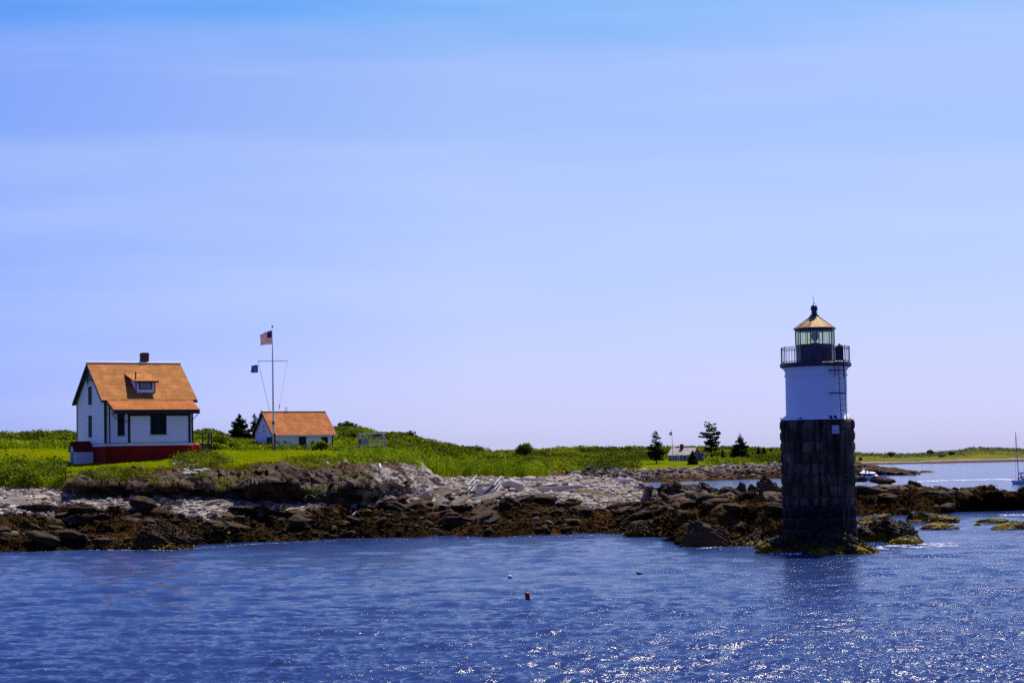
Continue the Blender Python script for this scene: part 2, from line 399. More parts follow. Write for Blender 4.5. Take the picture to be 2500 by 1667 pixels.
C_ = [(-330, 1192, 181), (0, 1188, 181), (120, 1184, 179), (190, 1172, 174), (300, 1154, 171), (400, 1156, 171), (450, 1152, 171), (540, 1152, 170), (620, 1146, 169), (700, 1139, 169), (780, 1146, 168),
      (860, 1137, 170), (960, 1137, 172), (1010, 1140, 178), (1060, 1158, 196), (1100, 1166, 226), (1300, 1168, 236), (1330, 1166, 250), (1400, 1164, 262), (1500, 1171, 250), (1550, 1174, 225), (1585, 1184, 166), (1640, 1180, 166), (1700, 1184, 165), (1715, 1176, 165),
      (1732, 1185, 165), (1760, 1196, 178), (1900, 1192, 180), (2016, 1190, 185), (2044, 1172, 216), (2150, 1172, 216), (2230, 1177, 214), (2300, 1183, 212), (2345, 1193, 210), (2400, 1192, 211), (2450, 1196, 210), (2500, 1204, 210), (2860, 1218, 210)]
D_ = [(-330, 1126, 206), (0, 1131, 207), (200, 1135.5, 205.5), (303, 1132, 202), (463, 1118.5, 205), (560, 1115, 215), (700, 1111, 235), (850, 1110, 235), (950, 1114, 225), (1010, 1124, 210), (1060, 1140, 215), (1100, 1152, 245), (1310, 1156, 252)]
E_ = [(-330, 1094, 240), (0, 1092, 240), (190, 1090, 240), (300, 1092, 235), (460, 1095, 235), (560, 1099, 255), (620, 1100.5, 262), (760, 1099.5, 272), (850, 1101, 268), (950, 1108, 256), (1010, 1116, 250), (1060, 1128, 262), (1130, 1138, 280), (1310, 1146, 290)]
F_ = [(-330, 1085, 300), (0, 1086, 300), (60, 1085, 300), (130, 1078, 300), (190, 1082, 300), (480, 1078, 300), (522, 1071, 300), (555, 1074, 305), (640, 1078, 310), (740, 1068, 325), (825, 1062, 330), (850, 1063, 330), (935, 1074, 330), (975, 1077, 332), (1000, 1083, 334),
      (1040, 1092, 336), (1100, 1104, 340), (1165, 1114, 340), (1230, 1128, 345), (1310, 1140, 345)]
LW = onz(px, interp(W_, px, 1), 0.0)
LK, LB, LC = [pt(px, interp(k, px, 1), interp(k, px, 2)) for k in (K_, B_, C_)]
LU = LW + np.array([0, -7, -2.2])
pc = np.minimum(px, 1310)
LD, LE, LF = [pt(px, interp(k, pc, 1), interp(k, pc, 2)) for k in (D_, E_, F_)]
LG = LF + np.array([0, 60, -7.])
dr = sst(px, 1318, 1345)[:, None]     # beyond the beach the ground falls back under the water
for i, L in enumerate((LD, LE, LF, LG)):
    back = LC + np.array([0, 7 + 8 * i, 0]); back[:, 2] = -1.5 - i
    L[:] = L * (1 - dr) + back * dr
lines = [LU, LW, LK, LB, LC, LD, LE, LF, LG]
P0, sv = grid(px, lines, [6, 110, 84, 120, 80, 46, 70, 14])
s = sv[:, None] - 1 + 0 * px[None]                       # 0 waterline .. 1 weed .. 2 foot .. 3 edge .. 4 lawn .. 5 top .. 6 crest
PX = 0 * sv[:, None] + px[None]
tt = np.clip(s - 2, 0, 1); xs_ = P0[..., 0]; z0_ = 0 * xs_; ovh = .36 * np.clip(.5 + 2.2 * fbm(np.stack([xs_ * .23, z0_, z0_], -1), 4, 31), 0, 1.35)
t0_ = np.clip(.48 + .45 * fbm(np.stack([xs_ * .19 + 9, z0_, z0_], -1), 4, 37), .18, .80)
gg = np.where(tt < t0_, -ovh * np.sin(np.clip(tt / t0_, 0, 1) * math.pi / 2) ** 1.5, -ovh + (1 + ovh) * (np.clip((tt - t0_) / (1 - t0_), 0, 1)) ** 1.15)      # steep cliff foot, gentler shoulder
cl_ = sst(PX, 130, 230) * (1 - sst(PX, 960, 1040)); seg = ((s > 2) & (s < 3)) * cl_
P0[..., 1] += seg * (gg - tt) * (LC[:, 1] - LB[:, 1])[None]
n0 = normals(smooth_rows(P0, it=6)); P = P0.copy()
wob = fbm(P * .16, 4, 21)
ledge = sst(PX, 1540, 1600); cliffx = sst(PX, 110, 210) * (1 - sst(PX, 985, 1075)); outcrop = sst(PX, 880, 960) * (1 - sst(PX, 1060, 1110))
sk = s + .38 * wob
kelp = 1 - sst(sk, .85, 1.15); kelp = np.maximum(kelp, ledge * (1 - sst(sk, 1.15, 1.6)))
land = sst(s + .10 * fbm(P * .5, 3, 5) * (1 - ledge), 2.98, 3.03) * (1 - sst(PX, 1300, 1335)) * (1 - ledge)
land = np.where((PX < 150), sst(s + .2 * wob, 2.5, 2.8), land)
rockz = cliffx * sst(s + .22 * wob, 1.85, 2.0) * (1 - land)
rockz = np.maximum(rockz, ledge * sst(s, -.5, .2))
slabm = sst(fbm(P * .12 + 40, 3, 33), .14, .40) * (1 - ledge) * sst(s, .5, 1.)        # bedrock showing through the beach
rockz = np.maximum(rockz, .9 * slabm * (s < 2.05) * (1 - land) * (1 - kelp * .5))
pale = np.clip(1 - rockz, 0, 1) * (1 - kelp)
pale = np.maximum(pale, outcrop * sst(s, 1.9, 2.3) * (1 - land) * sst(fbm(P * .35, 3, 8), -.35, .1))
pale = np.maximum(pale, .55 * ledge * sst(s, 2.0, 2.9) * sst(fbm(P * .3, 3, 18), -.1, .3))
stx = strata(P, 1.0, 3)
sed = sst(s, -.7, .1)
edge = np.exp(-((s - 3) / .10) ** 2) * (1 - ledge) * (1 - sst(PX, 980, 1050))
wallk = 1 - .85 * np.exp(-((PX - 2028) / 24) ** 2)
ca_, sa_ = math.cos(R(30)), math.sin(R(30))
Q = np.stack([(P[..., 0] * ca_ - P[..., 2] * sa_) * .30, P[..., 1] * .45, (P[..., 0] * sa_ + P[..., 2] * ca_) * 1.5], -1)   # x along the dip of the beds
beds = .55 * fbm(Q * .8, 3, 47) + .30 * ridge(Q * 1.9, 3, 48) + .13 * ridge(Q * 4.7, 3, 49)
qd = P[..., 0] * .46 + P[..., 2] * .89 + .75 * fbm(P / 3.6, 3, 53)
def under(lam, sd):
    k = qd / lam + .35 * pn(P / (2.2 * lam), sd); f = k - np.floor(k); a = np.clip(.55 + 1.1 * pn(np.stack([P[..., 0] / (3.4 * lam), np.floor(k) * 7.7, P[..., 1] * .1], -1), sd + 1), .05, 1.3)
    return a * (np.where(f > .10, (1 - f) / .90, f / .10) - .35)
ub = 1.75 * under(1.7, 54) + .42 * under(.62, 56) + .16 * under(.27, 58)
d = rockz * (stx * .28 + .05) * (1 - .35 * ledge) * wallk + rockz * (beds * (.5 + .3 * cliffx) * (1 - .25 * ledge)) * sst(s, .3, .9) + cliffx * rockz * (.42 * under(1.0, 66) + .16 * under(.4, 67)) - ledge * (.25 + .35 * sst(s, 2.2, 3.)) * sst(s, 1.5, 2.4) + rockz * ledge * (.75 * lumps(P * np.array([.6, 1, 1]), 4.2, 41) + .45 * lumps(P * np.array([.7, 1, 1]), 1.7, 42) - .5) * sst(s, -.2, .4) * wallk
d += kelp * (.35 * beds * (1 - ledge)) * sst(s, 0, .4)
d += kelp * (.5 * fbm(P * .22, 3, 52) + .80 * lumps(P * np.array([.7, 1, 1]), 2.2, 11) + .34 * lumps(P, .75, 12) + .12 * lumps(P, .33, 13) + .05 * fbm(P * 5, 3, 14)) * (.85 + .2 * ledge) * sst(s, -.3, .25)
d += pale * (1 - rockz) * (.16 * lumps(P, .62, 15) + .08 * lumps(P, .3, 16))
d += land * (.10 * fbm(P * .35, 3, 17) + .03 * fbm(P * 3, 2, 19))
d -= edge * .15
scrubm = land * sst(s + .25 * wob, 5.0, 5.35)
d += scrubm * (1.1 * lumps(P, 3.1, 25) + .5 * lumps(P, 1.4, 26)) * (1 - .7 * sst(PX, 520, 560) * (1 - sst(PX, 640, 680)))
nn = n0.copy(); fl = np.maximum(scrubm, land)[..., None]
nn = nn * (1 - fl) + np.array([0, 0, 1.]) * fl
P = P + nn * d[..., None]
P[..., 1] -= ub * np.clip(rockz, 0, 1) * (1 - land) * np.maximum(cliffx * sst(s, 1.7, 2.0), .8 * ledge * sst(s, .2, .7)) * wallk
P[..., 2] -= .25 * kelp * (1 - sst(s, -.2, .5))
P[..., 2] = np.where(s > 6.3, P0[..., 2], P[..., 2])
dkm = sst(s + .4 * wob, 4.9, 5.2)
zone = np.stack([kelp * (1 - land), pale, land], -1)
island = sheet('island_terrain', P, zone, shore_mat)
G1 = dict(P=P, s=s, PX=PX, land=land, kelp=kelp, pale=pale, rock=rockz, n=normals(P), scrub=scrubm)

# --- the cottage island behind the cove
pxc = np.arange(960, 2250, 2.5)
cW = [(960, 1188), (1300, 1183), (1400, 1180.5), (1500, 1178.5), (1652, 1175.6), (1907, 1168), (2085, 1161), (2250, 1158)]
cR = [(960, 1158, 530), (1300, 1153, 540), (1440, 1153, 560), (1480, 1150, 570), (1560, 1148, 575), (1600, 1147, 580), (1700, 1140, 590), (1800, 1135, 600), (1900, 1133, 600), (2000, 1132, 610), (2085, 1139, 615), (2130, 1148, 605), (2225, 1158, 590), (2250, 1160, 585)]
cL = [(960, 1142, 600), (1300, 1141, 620), (1440, 1139, 630), (1560, 1132, 640), (1640, 1125, 650), (1720, 1124, 655), (1800, 1125, 655), (1900, 1124, 660), (2000, 1125, 660), (2085, 1132, 660), (2130, 1143, 650), (2205, 1149, 640), (2250, 1156, 640)]
cC = [(960, 1128, 760), (1180, 1116, 770), (1230, 1109, 780), (1300, 1108, 790), (1350, 1104, 800), (1375, 1100, 800), (1500, 1101.5, 800), (1640, 1101.5, 800), (1720, 1100, 800), (1800, 1103, 800), (1900, 1104.5, 800), (2000, 1108, 800), (2060, 1119, 760), (2100, 1133, 720), (2140, 1141, 700), (2205, 1148.5, 690), (2250, 1155, 690)]
LW = onz(pxc, interp(cW, pxc, 1), 0.0)
LR, LL, LCc = [pt(pxc, interp(k, pxc, 1), interp(k, pxc, 2)) for k in (cR, cL, cC)]
P0, sv = grid(pxc, [LW + np.array([0, -25, -3]), LW, LR, LL, LCc, LCc + np.array([0, 120, -14.])], [4, 70, 50, 90, 14])
s = sv[:, None] - 1 + 0 * pxc[None]; PX = 0 * sv[:, None] + pxc[None]
wob = fbm(P0 * .05, 4, 61); n0 = normals(smooth_rows(P0, it=4))
land = sst(s + .12 * wob, .95, 1.05) * (1 - sst(PX, 2050, 2085))
kelp = 1 - sst(s + .2 * wob, .3, .5); kelp = np.maximum(kelp, sst(PX, 2060, 2090) * .8)
gravel = (1 - sst(PX, 1430, 1450)) * (1 - land)
pale = np.clip(sst(fbm(P0 * .12, 3, 62), -.35, .25) * sst(s, .35, .8), 0, 1) * (1 - land) * .75 * sst(PX, 1560, 1600)
lawnb = sst(PX, 1550, 1570) * (1 - sst(PX, 1722, 1735)) * sst(s, 1., 1.1) * (1 - sst(s, 2.08, 2.14))
scrub = land * sst(s + .3 * wob, 1.0, 1.2) * (1 - lawnb)
d = (1 - land) * (strata(P0, 2.0, 63) * .75 - .55) * sst(s, -.4, .3) + scrub * (1.5 * lumps(P0, 5.5, 64) + .6 * lumps(P0, 2.4, 65))
P = P0.copy(); P[..., 2] += np.where(s > 3.2, 0, d) ; P[..., 1] -= np.where(land > .5, 0, d * .5)
cott = sheet('far_island_terrain', P, np.stack([kelp * (1 - land), pale, land], -1), far_mat)
G2 = dict(P=P, s=s, PX=PX, land=land, scrub=scrub, pale=pale, rock=1 - land, n=normals(P))

# --- the distant island
pxd = np.arange(1980, 2960, 2.5)
dW = [(1980, 1136.5), (2120, 1134.3), (2300, 1131), (2500, 1126.6), (2960, 1118.5)]
dB = [(1980, 1131, 1610), (2120, 1130, 1610), (2250, 1127, 1610), (2300, 1124, 1610), (2400, 1121, 1610), (2500, 1119, 1610), (2960, 1111, 1610)]
dC = [(1980, 1109, 1850), (2088, 1108, 1850), (2150, 1109.5, 1850), (2220, 1111, 1850), (2260, 1108.5, 1850), (2300, 1104.5, 1850), (2350, 1101, 1850), (2372, 1096.5, 1850), (2400, 1095, 1850), (2450, 1096, 1850), (2500, 1098, 1850), (2700, 1104, 1850), (2960, 1100, 1850)]
LW = onz(pxd, interp(dW, pxd, 1), 0.0)
LB2, LC2 = [pt(pxd, interp(k, pxd, 1), interp(k, pxd, 2)) for k in (dB, dC)]
P0, sv = grid(pxd, [LW + np.array([0, -60, -4]), LW, LB2, LC2, LC2 + np.array([0, 300, -25.])], [3, 16, 60, 6])
s = sv[:, None] - 1 + 0 * pxd[None]; wob = fbm(P0 * .012, 4, 71)
land = sst(s + .1 * wob, .95, 1.02); scr = sst(s + .5 * fbm(P0 * np.array([.012, .004, 1]), 4, 72), 1.45, 1.75)
P = P0.copy(); P[..., 2] += np.where(s > 2.1, 0, land * (.5 * fbm(P0 * .08, 3, 73) + scr * 1.3 * lumps(P0, 13, 74)) + (1 - land) * sst(s, -.2, .3) * 1.1 * ridge(P0 * .06, 3, 75))
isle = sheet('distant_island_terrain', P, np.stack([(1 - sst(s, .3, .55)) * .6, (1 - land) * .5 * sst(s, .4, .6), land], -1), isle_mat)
G3 = dict(P=P, s=s, PX=0 * sv[:, None] + pxd[None], land=land, scrub=scr, n=normals(P))

def near_index(G, x, y):
    D = (G['P'][..., 0] - x) ** 2 + (G['P'][..., 1] - y) ** 2; return np.unravel_index(np.argmin(D), D.shape)
def ground(x, y, G=G1):
    r, c = near_index(G, x, y); return float(G['P'][r, c, 2])
def on_ground(pxx, pyy, G=G1):
    """ground point of a sheet that shows nearest to a photo pixel"""
    col = int(np.argmin(abs(G['PX'][0] - pxx))); Q = G['P'][:, max(0, col - 2):col + 3].reshape(-1, 3) - np.array([0, 0, EYE])
    w = Q @ fw; yy = 833.5 - F * (Q @ up) / w; xx = 1250 + F * (Q @ rt) / w
    e = abs(yy - pyy) + 2 * abs(xx - pxx); near = e < e.min() + 3
    i = np.where(near)[0]; i = i[np.argmin(Q[i, 1])]
    p = Q[i].copy(); p[2] += EYE; return p
def pick(G, mask, n, jitter=.5):
    w = mask.ravel().astype(float); w = w / w.sum(); idx = rng.choice(len(w), n, p=w)
    p = G['P'].reshape(-1, 3)[idx] + rng.normal(0, 1, (n, 3)) * np.array([1, 1, .0]) * jitter * .3
    return p, G['n'].reshape(-1, 3)[idx], idx

# ------------------------------------------------------------------ the sea
def sea():
    rows = [3., 12, 24, 32]; y = 36.
    while y < 3200:
        rows.append(y); y += max(.10, min(y * y / (2077 * EYE) * .52, y * .02 + 1.2))
    rows += [3600., 4500, 7000, 12000, 20000]; rows = np.array(rows)
    dy = np.gradient(rows)
    t = np.concatenate([[-2.2, -1.3, -.85, -.6], np.linspace(-.43, .45, 1400), [.6, .85, 1.3, 2.2]])
    X = rows[:, None] * t[None]; Y = rows[:, None] + 0 * X; Z = 0 * X
    g = np.random.default_rng(3)
    cell = np.maximum(dy[:, None] * .8, rows[:, None] * .00065)
    for k in range(130):
        lam = .26 * (8. / .26) ** (g.random() ** 1.25); th = R(80) + g.normal(0, .34); kx, ky = math.cos(th) * 2 * math.pi / lam, -math.sin(th) * 2 * math.pi / lam
        a = .0098 * lam ** .45 * (1 if lam < 1.1 else (1.1 / lam) ** .30) * (.6 + .8 * g.random())
        damp = sst(lam / cell, 1.6, 3.4)
        ph = kx * X + ky * Y + g.random() * 6.283 + .7 * np.sin(X * .11 * g.random() + Y * .07 + g.random() * 6)
        env = .55 + .6 * np.sin(X * (.05 + .2 * g.random()) / lam ** .5 + Y * .12 * g.random() + g.random() * 6.3)
        w = np.sin(ph); Z += a * damp * env * (w + .28 * np.cos(2 * ph))
    Z *= sst(rows[:, None], 20, 40) * (1 - sst(rows[:, None], 700, 2500))
    P = np.stack([X, Y, Z], -1); r, c = Z.shape; i = np.arange(r * c).reshape(r, c)
    f = np.stack([i[:-1, :-1], i[:-1, 1:], i[1:, 1:], i[1:, :-1]], -1).reshape(-1, 4)
    return link('sea', rawmesh('sea', P.reshape(-1, 3), f, True))
m, nt, b = newmat('sea_water')
b.inputs['Base Color'].default_value = (.017, .036, .108, 1); b.inputs['Specular IOR Level'].default_value = .5; b.inputs['Roughness'].default_value = .10; b.inputs['IOR'].default_value = 1.333
geo = N(nt, 'ShaderNodeNewGeometry').outputs['Position']
def smap(sx, sy):
    q = N(nt, 'ShaderNodeMapping'); q.inputs['Scale'].default_value = (sx, sy, 1); q.inputs['Rotation'].default_value = (0, 0, R(9)); nt.links.new(geo, q.inputs[0]); return q.outputs[0]
b1 = bump(nt, b, noise(nt, 1.0, 3, .6, smap(1.7, 5.0)), 1.0, .062)
b2 = bump(nt, b, noise(nt, 1.0, 3, .62, smap(5.0, 13.0)), 1.0, .024, b1)
nt.links.new(b2, b.inputs['Normal'])
so = sea(); so.data.materials.append(m); tag(so, kind='structure')

# ------------------------------------------------------------------ leaves, blades, rocks
def cards(P, size, up_bias=.35, aspect=1.6, clump=None):
    n = len(P); size = np.broadcast_to(size, n)
    a = rng.normal(0, 1, (n, 3)); a[:, 2] *= .6; a /= np.linalg.norm(a, axis=1, keepdims=True)
    nn = rng.normal(0, 1, (n, 3)); nn[:, 2] = np.abs(nn[:, 2]) + up_bias; b = np.cross(a, nn); b /= np.linalg.norm(b, axis=1, keepdims=True) + 1e-9
    a = a * (size * aspect / 2)[:, None]; b = b * (size / 2)[:, None]
    V4 = np.stack([P - a, P - b * .8, P + a, P + b * .8], 1).reshape(-1, 3)
    return V4, np.arange(4 * n).reshape(n, 4), np.repeat(rng.random(n) if clump is None else np.clip(clump + rng.normal(0, .18, n), 0, 1), 4)
def leafmesh(name, P, size, mat, parent=None, clump=None, **k):
    v, f, t = cards(P, size, clump=clump, **k); me = rawmesh(name, v, f); vattr(me, 'tint', np.stack([t, t, t], 1))
    return link(name, me, mat, parent)
def blades(name, P, h, w, mat, lean=.25, parent=None, clump=None):
    n = len(P); h = np.broadcast_to(h, n) * rng.uniform(.6, 1.15, n); az = rng.random(n) * 6.283
    wv = np.stack([np.cos(az), np.sin(az), 0 * az], 1) * (w / 2); la = rng.normal(0, lean, (n, 2)) * h[:, None]
    tip = P + np.concatenate([la, h[:, None]], 1); mid = P + np.concatenate([la * .3, h[:, None] * .55], 1)
    v = np.stack([P - wv, P + wv, mid + wv * .8, tip, mid - wv * .8], 1).reshape(-1, 3)
    i = np.arange(n) * 5; f = np.concatenate([np.stack([i, i + 1, i + 2, i + 4], 1), np.stack([i + 4, i + 2, i + 3, i + 3], 1)])
    t = np.repeat(rng.random(n) if clump is None else np.clip(clump + rng.normal(0, .15, n), 0, 1), 5)
    tri = np.concatenate([np.stack([i, i + 1, i + 2], 1), np.stack([i, i + 2, i + 4], 1), np.stack([i + 4, i + 2, i + 3], 1)])
    me = rawmesh(name, v, tri); vattr(me, 'tint', np.stack([t, t, t], 1)); return link(name, me, mat, parent)

def ico(sub):
    import bmesh
    bm = bmesh.new(); bmesh.ops.create_icosphere(bm, subdivisions=sub, radius=1)
    v = np.array([q.co[:] for q in bm.verts]); f = np.array([[q.index for q in p.verts] for p in bm.faces]); bm.free(); return v, f
ICO = {k: ico(k) for k in (1, 2, 3, 4, 6)}
def rockverts(sub, seed, cuts=9, rough=.16, lay=.0, fine=0.):
    v, f = ICO[sub]; v = v.copy(); g = np.random.default_rng(seed)
    for _ in range(cuts):                      # knock flat faces off a ball
        d = g.normal(0, 1, 3); d /= np.linalg.norm(d); c = g.uniform(.55, .9); q = v @ d; v -= np.clip(q - c, 0, None)[:, None] * d * .9
    nv = v / np.linalg.norm(v, axis=1, keepdims=True)
    v = v + nv * (rough * fbm(v * 1.7 + seed * 3.1, 4, seed))[:, None]
    if lay:
        k = (v @ np.array([.42, .1, .9]) + .15 * pn(v * 1.5, seed)) / .16; fr = k - np.floor(k); v = v + nv * (lay * np.where(fr < .75, fr / .75, (1 - fr) / .25))[:, None]
    if fine: v = v + nv * (fine * fbm(v * 9, 3, seed + 1))[:, None]
    return v, f
def rockmat(name, lo, hi, accent=None, scale=4., kelp=False):
    m, nt, b = newmat(name); oi = N(nt, 'ShaderNodeObjectInfo'); tx = N(nt, 'ShaderNodeTexCoord')
    pos = N(nt, 'ShaderNodeNewGeometry').outputs['Position']
    mpn = N(nt, 'ShaderNodeMapping'); mpn.inputs['Rotation'].default_value = (0, R(28), 0); mpn.inputs['Scale'].default_value = (.4, .7, 1.8); nt.links.new(pos, mpn.inputs[0])
    st = noise(nt, scale * .6, 6, .65, mpn.outputs[0]); fi = noise(nt, scale * 2.4, 5, .7, pos)
    c = rampn(nt, st, [(.33, lo), (.67, hi)]); c = mixc(nt, rampn(nt, fi, [(.35, .45), (.6, 0.)]), c, tuple(x * .5 for x in lo))
    if accent:
        c = mixc(nt, rampn(nt, noise(nt, .9, 3, .6, pos), [(.45, 0.), (.62, .7)]), c, accent)
    c = mixc(nt, 1.0, c, rampn(nt, oi.outputs['Random'], [(0, (.72, .70, .68)), (.5, (1, .97, .92)), (1, (1.0, 1.0, 1.0))]), 'MULTIPLY')
    if kelp:   # rockweed turns yellow near the waterline
        s = N(nt, 'ShaderNodeSeparateXYZ'); nt.links.new(pos, s.inputs[0])
        mth = N(nt, 'ShaderNodeMath', operation='MULTIPLY_ADD'); nt.links.new(noise(nt, 1.1, 4, .6, pos), mth.inputs[0]); mth.inputs[1].default_value = -2.6; nt.links.new(s.outputs['Z'], mth.inputs[2])
        mr = N(nt, 'ShaderNodeMapRange'); nt.links.new(mth.outputs[0], mr.inputs[0]); mr.inputs[1].default_value = -1.15; mr.inputs[2].default_value = -.75; mr.inputs[3].default_value = 1; mr.inputs[4].default_value = 0
        ye = rampn(nt, fi, [(.35, (.08, .055, .001)), (.62, (.28, .20, .002))]); c = mixc(nt, mr.outputs[0], c, ye)
    nt.links.new(c, b.inputs['Base Color']); b.inputs['Roughness'].default_value = .8 if not kelp else .6; b.inputs['Specular IOR Level'].default_value = .10
    n1 = bump(nt, b, st, .8, .10); bump(nt, b, fi, .9, .05, n1); return m
M_pale = rockmat('pale_stone', (.24, .20, .155), (.50, .45, .385), (.42, .30, .19))
M_grey = rockmat('grey_stone', (.11, .095, .080), (.36, .32, .275), (.24, .17, .10))
M_brown = rockmat('brown_rock', (.018, .012, .007), (.11, .075, .042), (.11, .05, .016), 3.)
M_kelp = rockmat('weed_rock', (.012, .009, .005), (.075, .052, .022), (.09, .045, .012), 5.)
M_kelpy = rockmat('yellow_weed_rock', (.014, .011, .008), (.085, .062, .040), None, 6., kelp=True)
M_white = rockmat('white_rock', (.26, .22, .17), (.56, .50, .42), (.36, .24, .12), 2.5)

# loose stones: the larger ones are objects, the cobbles between them one mass
def scatter_rocks(name, label, cat, group, G, mask, n, smin, smax, mat, protos, flat=.6, sink=.3, kelp=False, power=2.2):
    p, nn, idx = pick(G, mask, n, .6); out = []
    sz = smin + (smax - smin) * rng.random(n) ** power
    for k in range(n):
        me = protos[k % len(protos)]; o = bpy.data.objects.new(name, me); scene.collection.objects.link(o)
        r = sz[k]; o.location = V(p[k] + nn[k] * r * (flat - sink)); o.scale = (r * rng.uniform(.85, 1.6), r * rng.uniform(.7, 1.2), r * flat * rng.uniform(.75, 1.2))
        o.rotation_euler = (rng.normal(0, .16), rng.normal(.18, .18), rng.uniform(-.9, .9) + (3.14 if k % 2 else 0)); tag(o, label, cat, group); out.append(o)
    return out
def protoset(tagname, mat, n, sub, **k):
    r = []
    for i in range(n):
        v, f = rockverts(sub, 100 + i * 7 + len(tagname), **k); me = rawmesh(tagname, v, f, mat not in (M_grey, M_brown)); me.materials.append(mat); r.append(me)
    return r
def stone_mass(name, label, G, mask, n, smin, smax, mat, flat=.6, sub=1, power=2.5):
    p, nn, idx = pick(G, mask, n, .8); base, f = ICO[sub]; nv = len(base)
    pr = np.stack([rockverts(sub, 300 + i, 6, .2)[0] for i in range(8)])
    sz = smin + (smax - smin) * rng.random(n) ** power; A = pr[rng.integers(0, 8, n)] * (sz[:, None, None] * np.stack([rng.uniform(.85, 1.6, n), rng.uniform(.7, 1.2, n), flat * rng.uniform(.7, 1.2, n)], 1)[:, None])
    a = rng.random(n) * 6.283; tl = rng.normal(.15, .2, n); x, y, z = A[..., 0], A[..., 1], A[..., 2]
    x, z = x * np.cos(tl)[:, None] + z * np.sin(tl)[:, None], -x * np.sin(tl)[:, None] + z * np.cos(tl)[:, None]
    x, y = x * np.cos(a)[:, None] - y * np.sin(a)[:, None], x * np.sin(a)[:, None] + y * np.cos(a)[:, None]
    Q = np.stack([x, y, z], -1) + (p + nn * (sz * flat * .3)[:, None])[:, None]
    fs = (f[None] + (np.arange(n) * nv)[:, None, None]).reshape(-1, 3); me = rawmesh(name, Q.reshape(-1, 3), fs, sub > 1)
    t = np.repeat(rng.random(n), nv); vattr(me, 'tint', np.stack([t, t, t], 1)); o = link(name, me, mat); return tag(o, label, None, None, 'stuff')
def tintstone(name, stops):
    m, nt, b = newmat(name); a = N(nt, 'ShaderNodeAttribute', attribute_name='tint'); s = N(nt, 'ShaderNodeSeparateColor'); nt.links.new(a.outputs['Color'], s.inputs[0])
    c = rampn(nt, s.outputs[0], stops); c = mixc(nt, rampn(nt, noise(nt, 9, 4, .7), [(.35, .5), (.6, 0.)]), c, tuple(x * .5 for x in stops[0][1]))
    nt.links.new(c, b.inputs['Base Color']); b.inputs['Roughness'].default_value = .85; b.inputs['Specular IOR Level'].default_value = .05; return m
M_cob = tintstone('cobble', [(0, (.12, .10, .08)), (.3, (.28, .245, .20)), (.6, (.52, .46, .37)), (.85, (.44, .32, .20)), (1, (.66, .60, .50))])
M_kcob = tintstone('weed_cobble', [(0, (.008, .006, .003)), (.45, (.035, .020, .006)), (.75, (.085, .042, .009)), (.95, (.12, .07, .02)), (1, (.24, .20, .15))])
s = G1['s']; PXg = G1['PX']; inview = (PXg > -150) & (PXg < 2650)
bmask = ~((PXg > 880) & (PXg < 1105) & (s > 2.25)) & (G1['pale'] > .6) & (G1['land'] < .1) & (s > .7) & (s < 2.97) & inview & (PXg < 1600)
kmask = (G1['kelp'] > .6) & (s > .02) & inview & (PXg < 1660)
kmask2 = (G1['kelp'] > .6) & (s > .05) & inview & (PXg >= 1600)
stone_mass('beach_cobbles', 'pale rounded cobbles covering the whole upper beach', G1, bmask, 15000, .07, .34, M_cob, sub=2)
stone_mass('weed_cobbles', 'brown weed covered stones along the tide line', G1, kmask, 1500, .08, .36, M_kcob, sub=2)
km = (G1['kelp'] > .5) & (s > .0) & inview
p, n_, i_ = pick(G1, km, 90000, .8)
leafmesh('rockweed', p + n_ * rng.uniform(-.02, .07, (len(p), 1)), rng.uniform(.05, .15, len(p)), leafmat('rockweed', (.010, .006, .002), (.075, .040, .006), .1), clump=np.clip(.27 + .75 * fbm(p * .9, 3, 8), 0, 1), up_bias=1.5)
tag(bpy.data.objects['rockweed'], 'shaggy brown rockweed draped over the tidal rocks', None, None, 'stuff')
pal = protoset('boulder', M_pale, 6, 3, cuts=8, rough=.13); gre = protoset('boulder', M_grey, 8, 4, cuts=18, rough=.20, lay=.09, fine=.05)
kel = protoset('boulder', M_kelp, 6, 4, cuts=4, rough=.2, fine=.06); bro = protoset('boulder', M_brown, 7, 4, cuts=16, rough=.22, lay=.12, fine=.06)
def band(lo, hi): return (PXg > lo) & (PXg < hi)
scatter_rocks('boulder', 'pale smooth boulder on the stony beach below the white keeper house', 'boulder', 'pale boulders on the beach below the keeper house', G1, bmask & band(-100, 700), 48, .25, .75, M_pale, pal, .5)
scatter_rocks('boulder', 'pale smooth boulder on the wide beach between the cliff and the dark ledge', 'boulder', 'pale boulders on the middle beach', G1, bmask & band(900, 1600), 55, .22, .65, M_pale, pal, .5)
scatter_rocks('flat_rock', 'grey angular slab lying at the foot of the brown cliff', 'rock', 'grey slabs at the cliff foot', G1, (s > .8) & (s < 1.9) & band(-100, 1250) & (G1['land'] < .1), 90, .3, 1.3, M_grey, gre, .30, .15, power=1.8)
scatter_rocks('ledge_rock', 'dark layered ledge slab showing through the weed on the beach', 'rock', 'dark ledge slabs in the middle of the shore', G1, (s > .45) & (s < 1.2) & band(-120, 1600), 40, .5, 1.5, M_brown, bro, .34, .16, power=1.5)
scatter_rocks('boulder', 'dark brown weed covered boulder along the tide line of the bay', 'boulder', 'weed covered boulders along the bay', G1, kmask & band(-150, 1600), 70, .35, 1.15, M_kelp, kel, .55, .25)
scatter_rocks('boulder', 'dark weed covered boulder on the ledge around the lighthouse', 'boulder', 'weed covered boulders on the lighthouse ledge', G1, kmask2 & (PXg < 2420), 34, .4, 1.4, M_kelp, kel, .5, .25)
scatter_rocks('boulder', 'brown weathered block resting on top of the lighthouse ledge', 'boulder', 'brown blocks on the lighthouse ledge', G1, (s > 1.5) & (s < 2.9) & band(1560, 2400), 30, .35, 1.1, M_brown, bro, .5, .25)

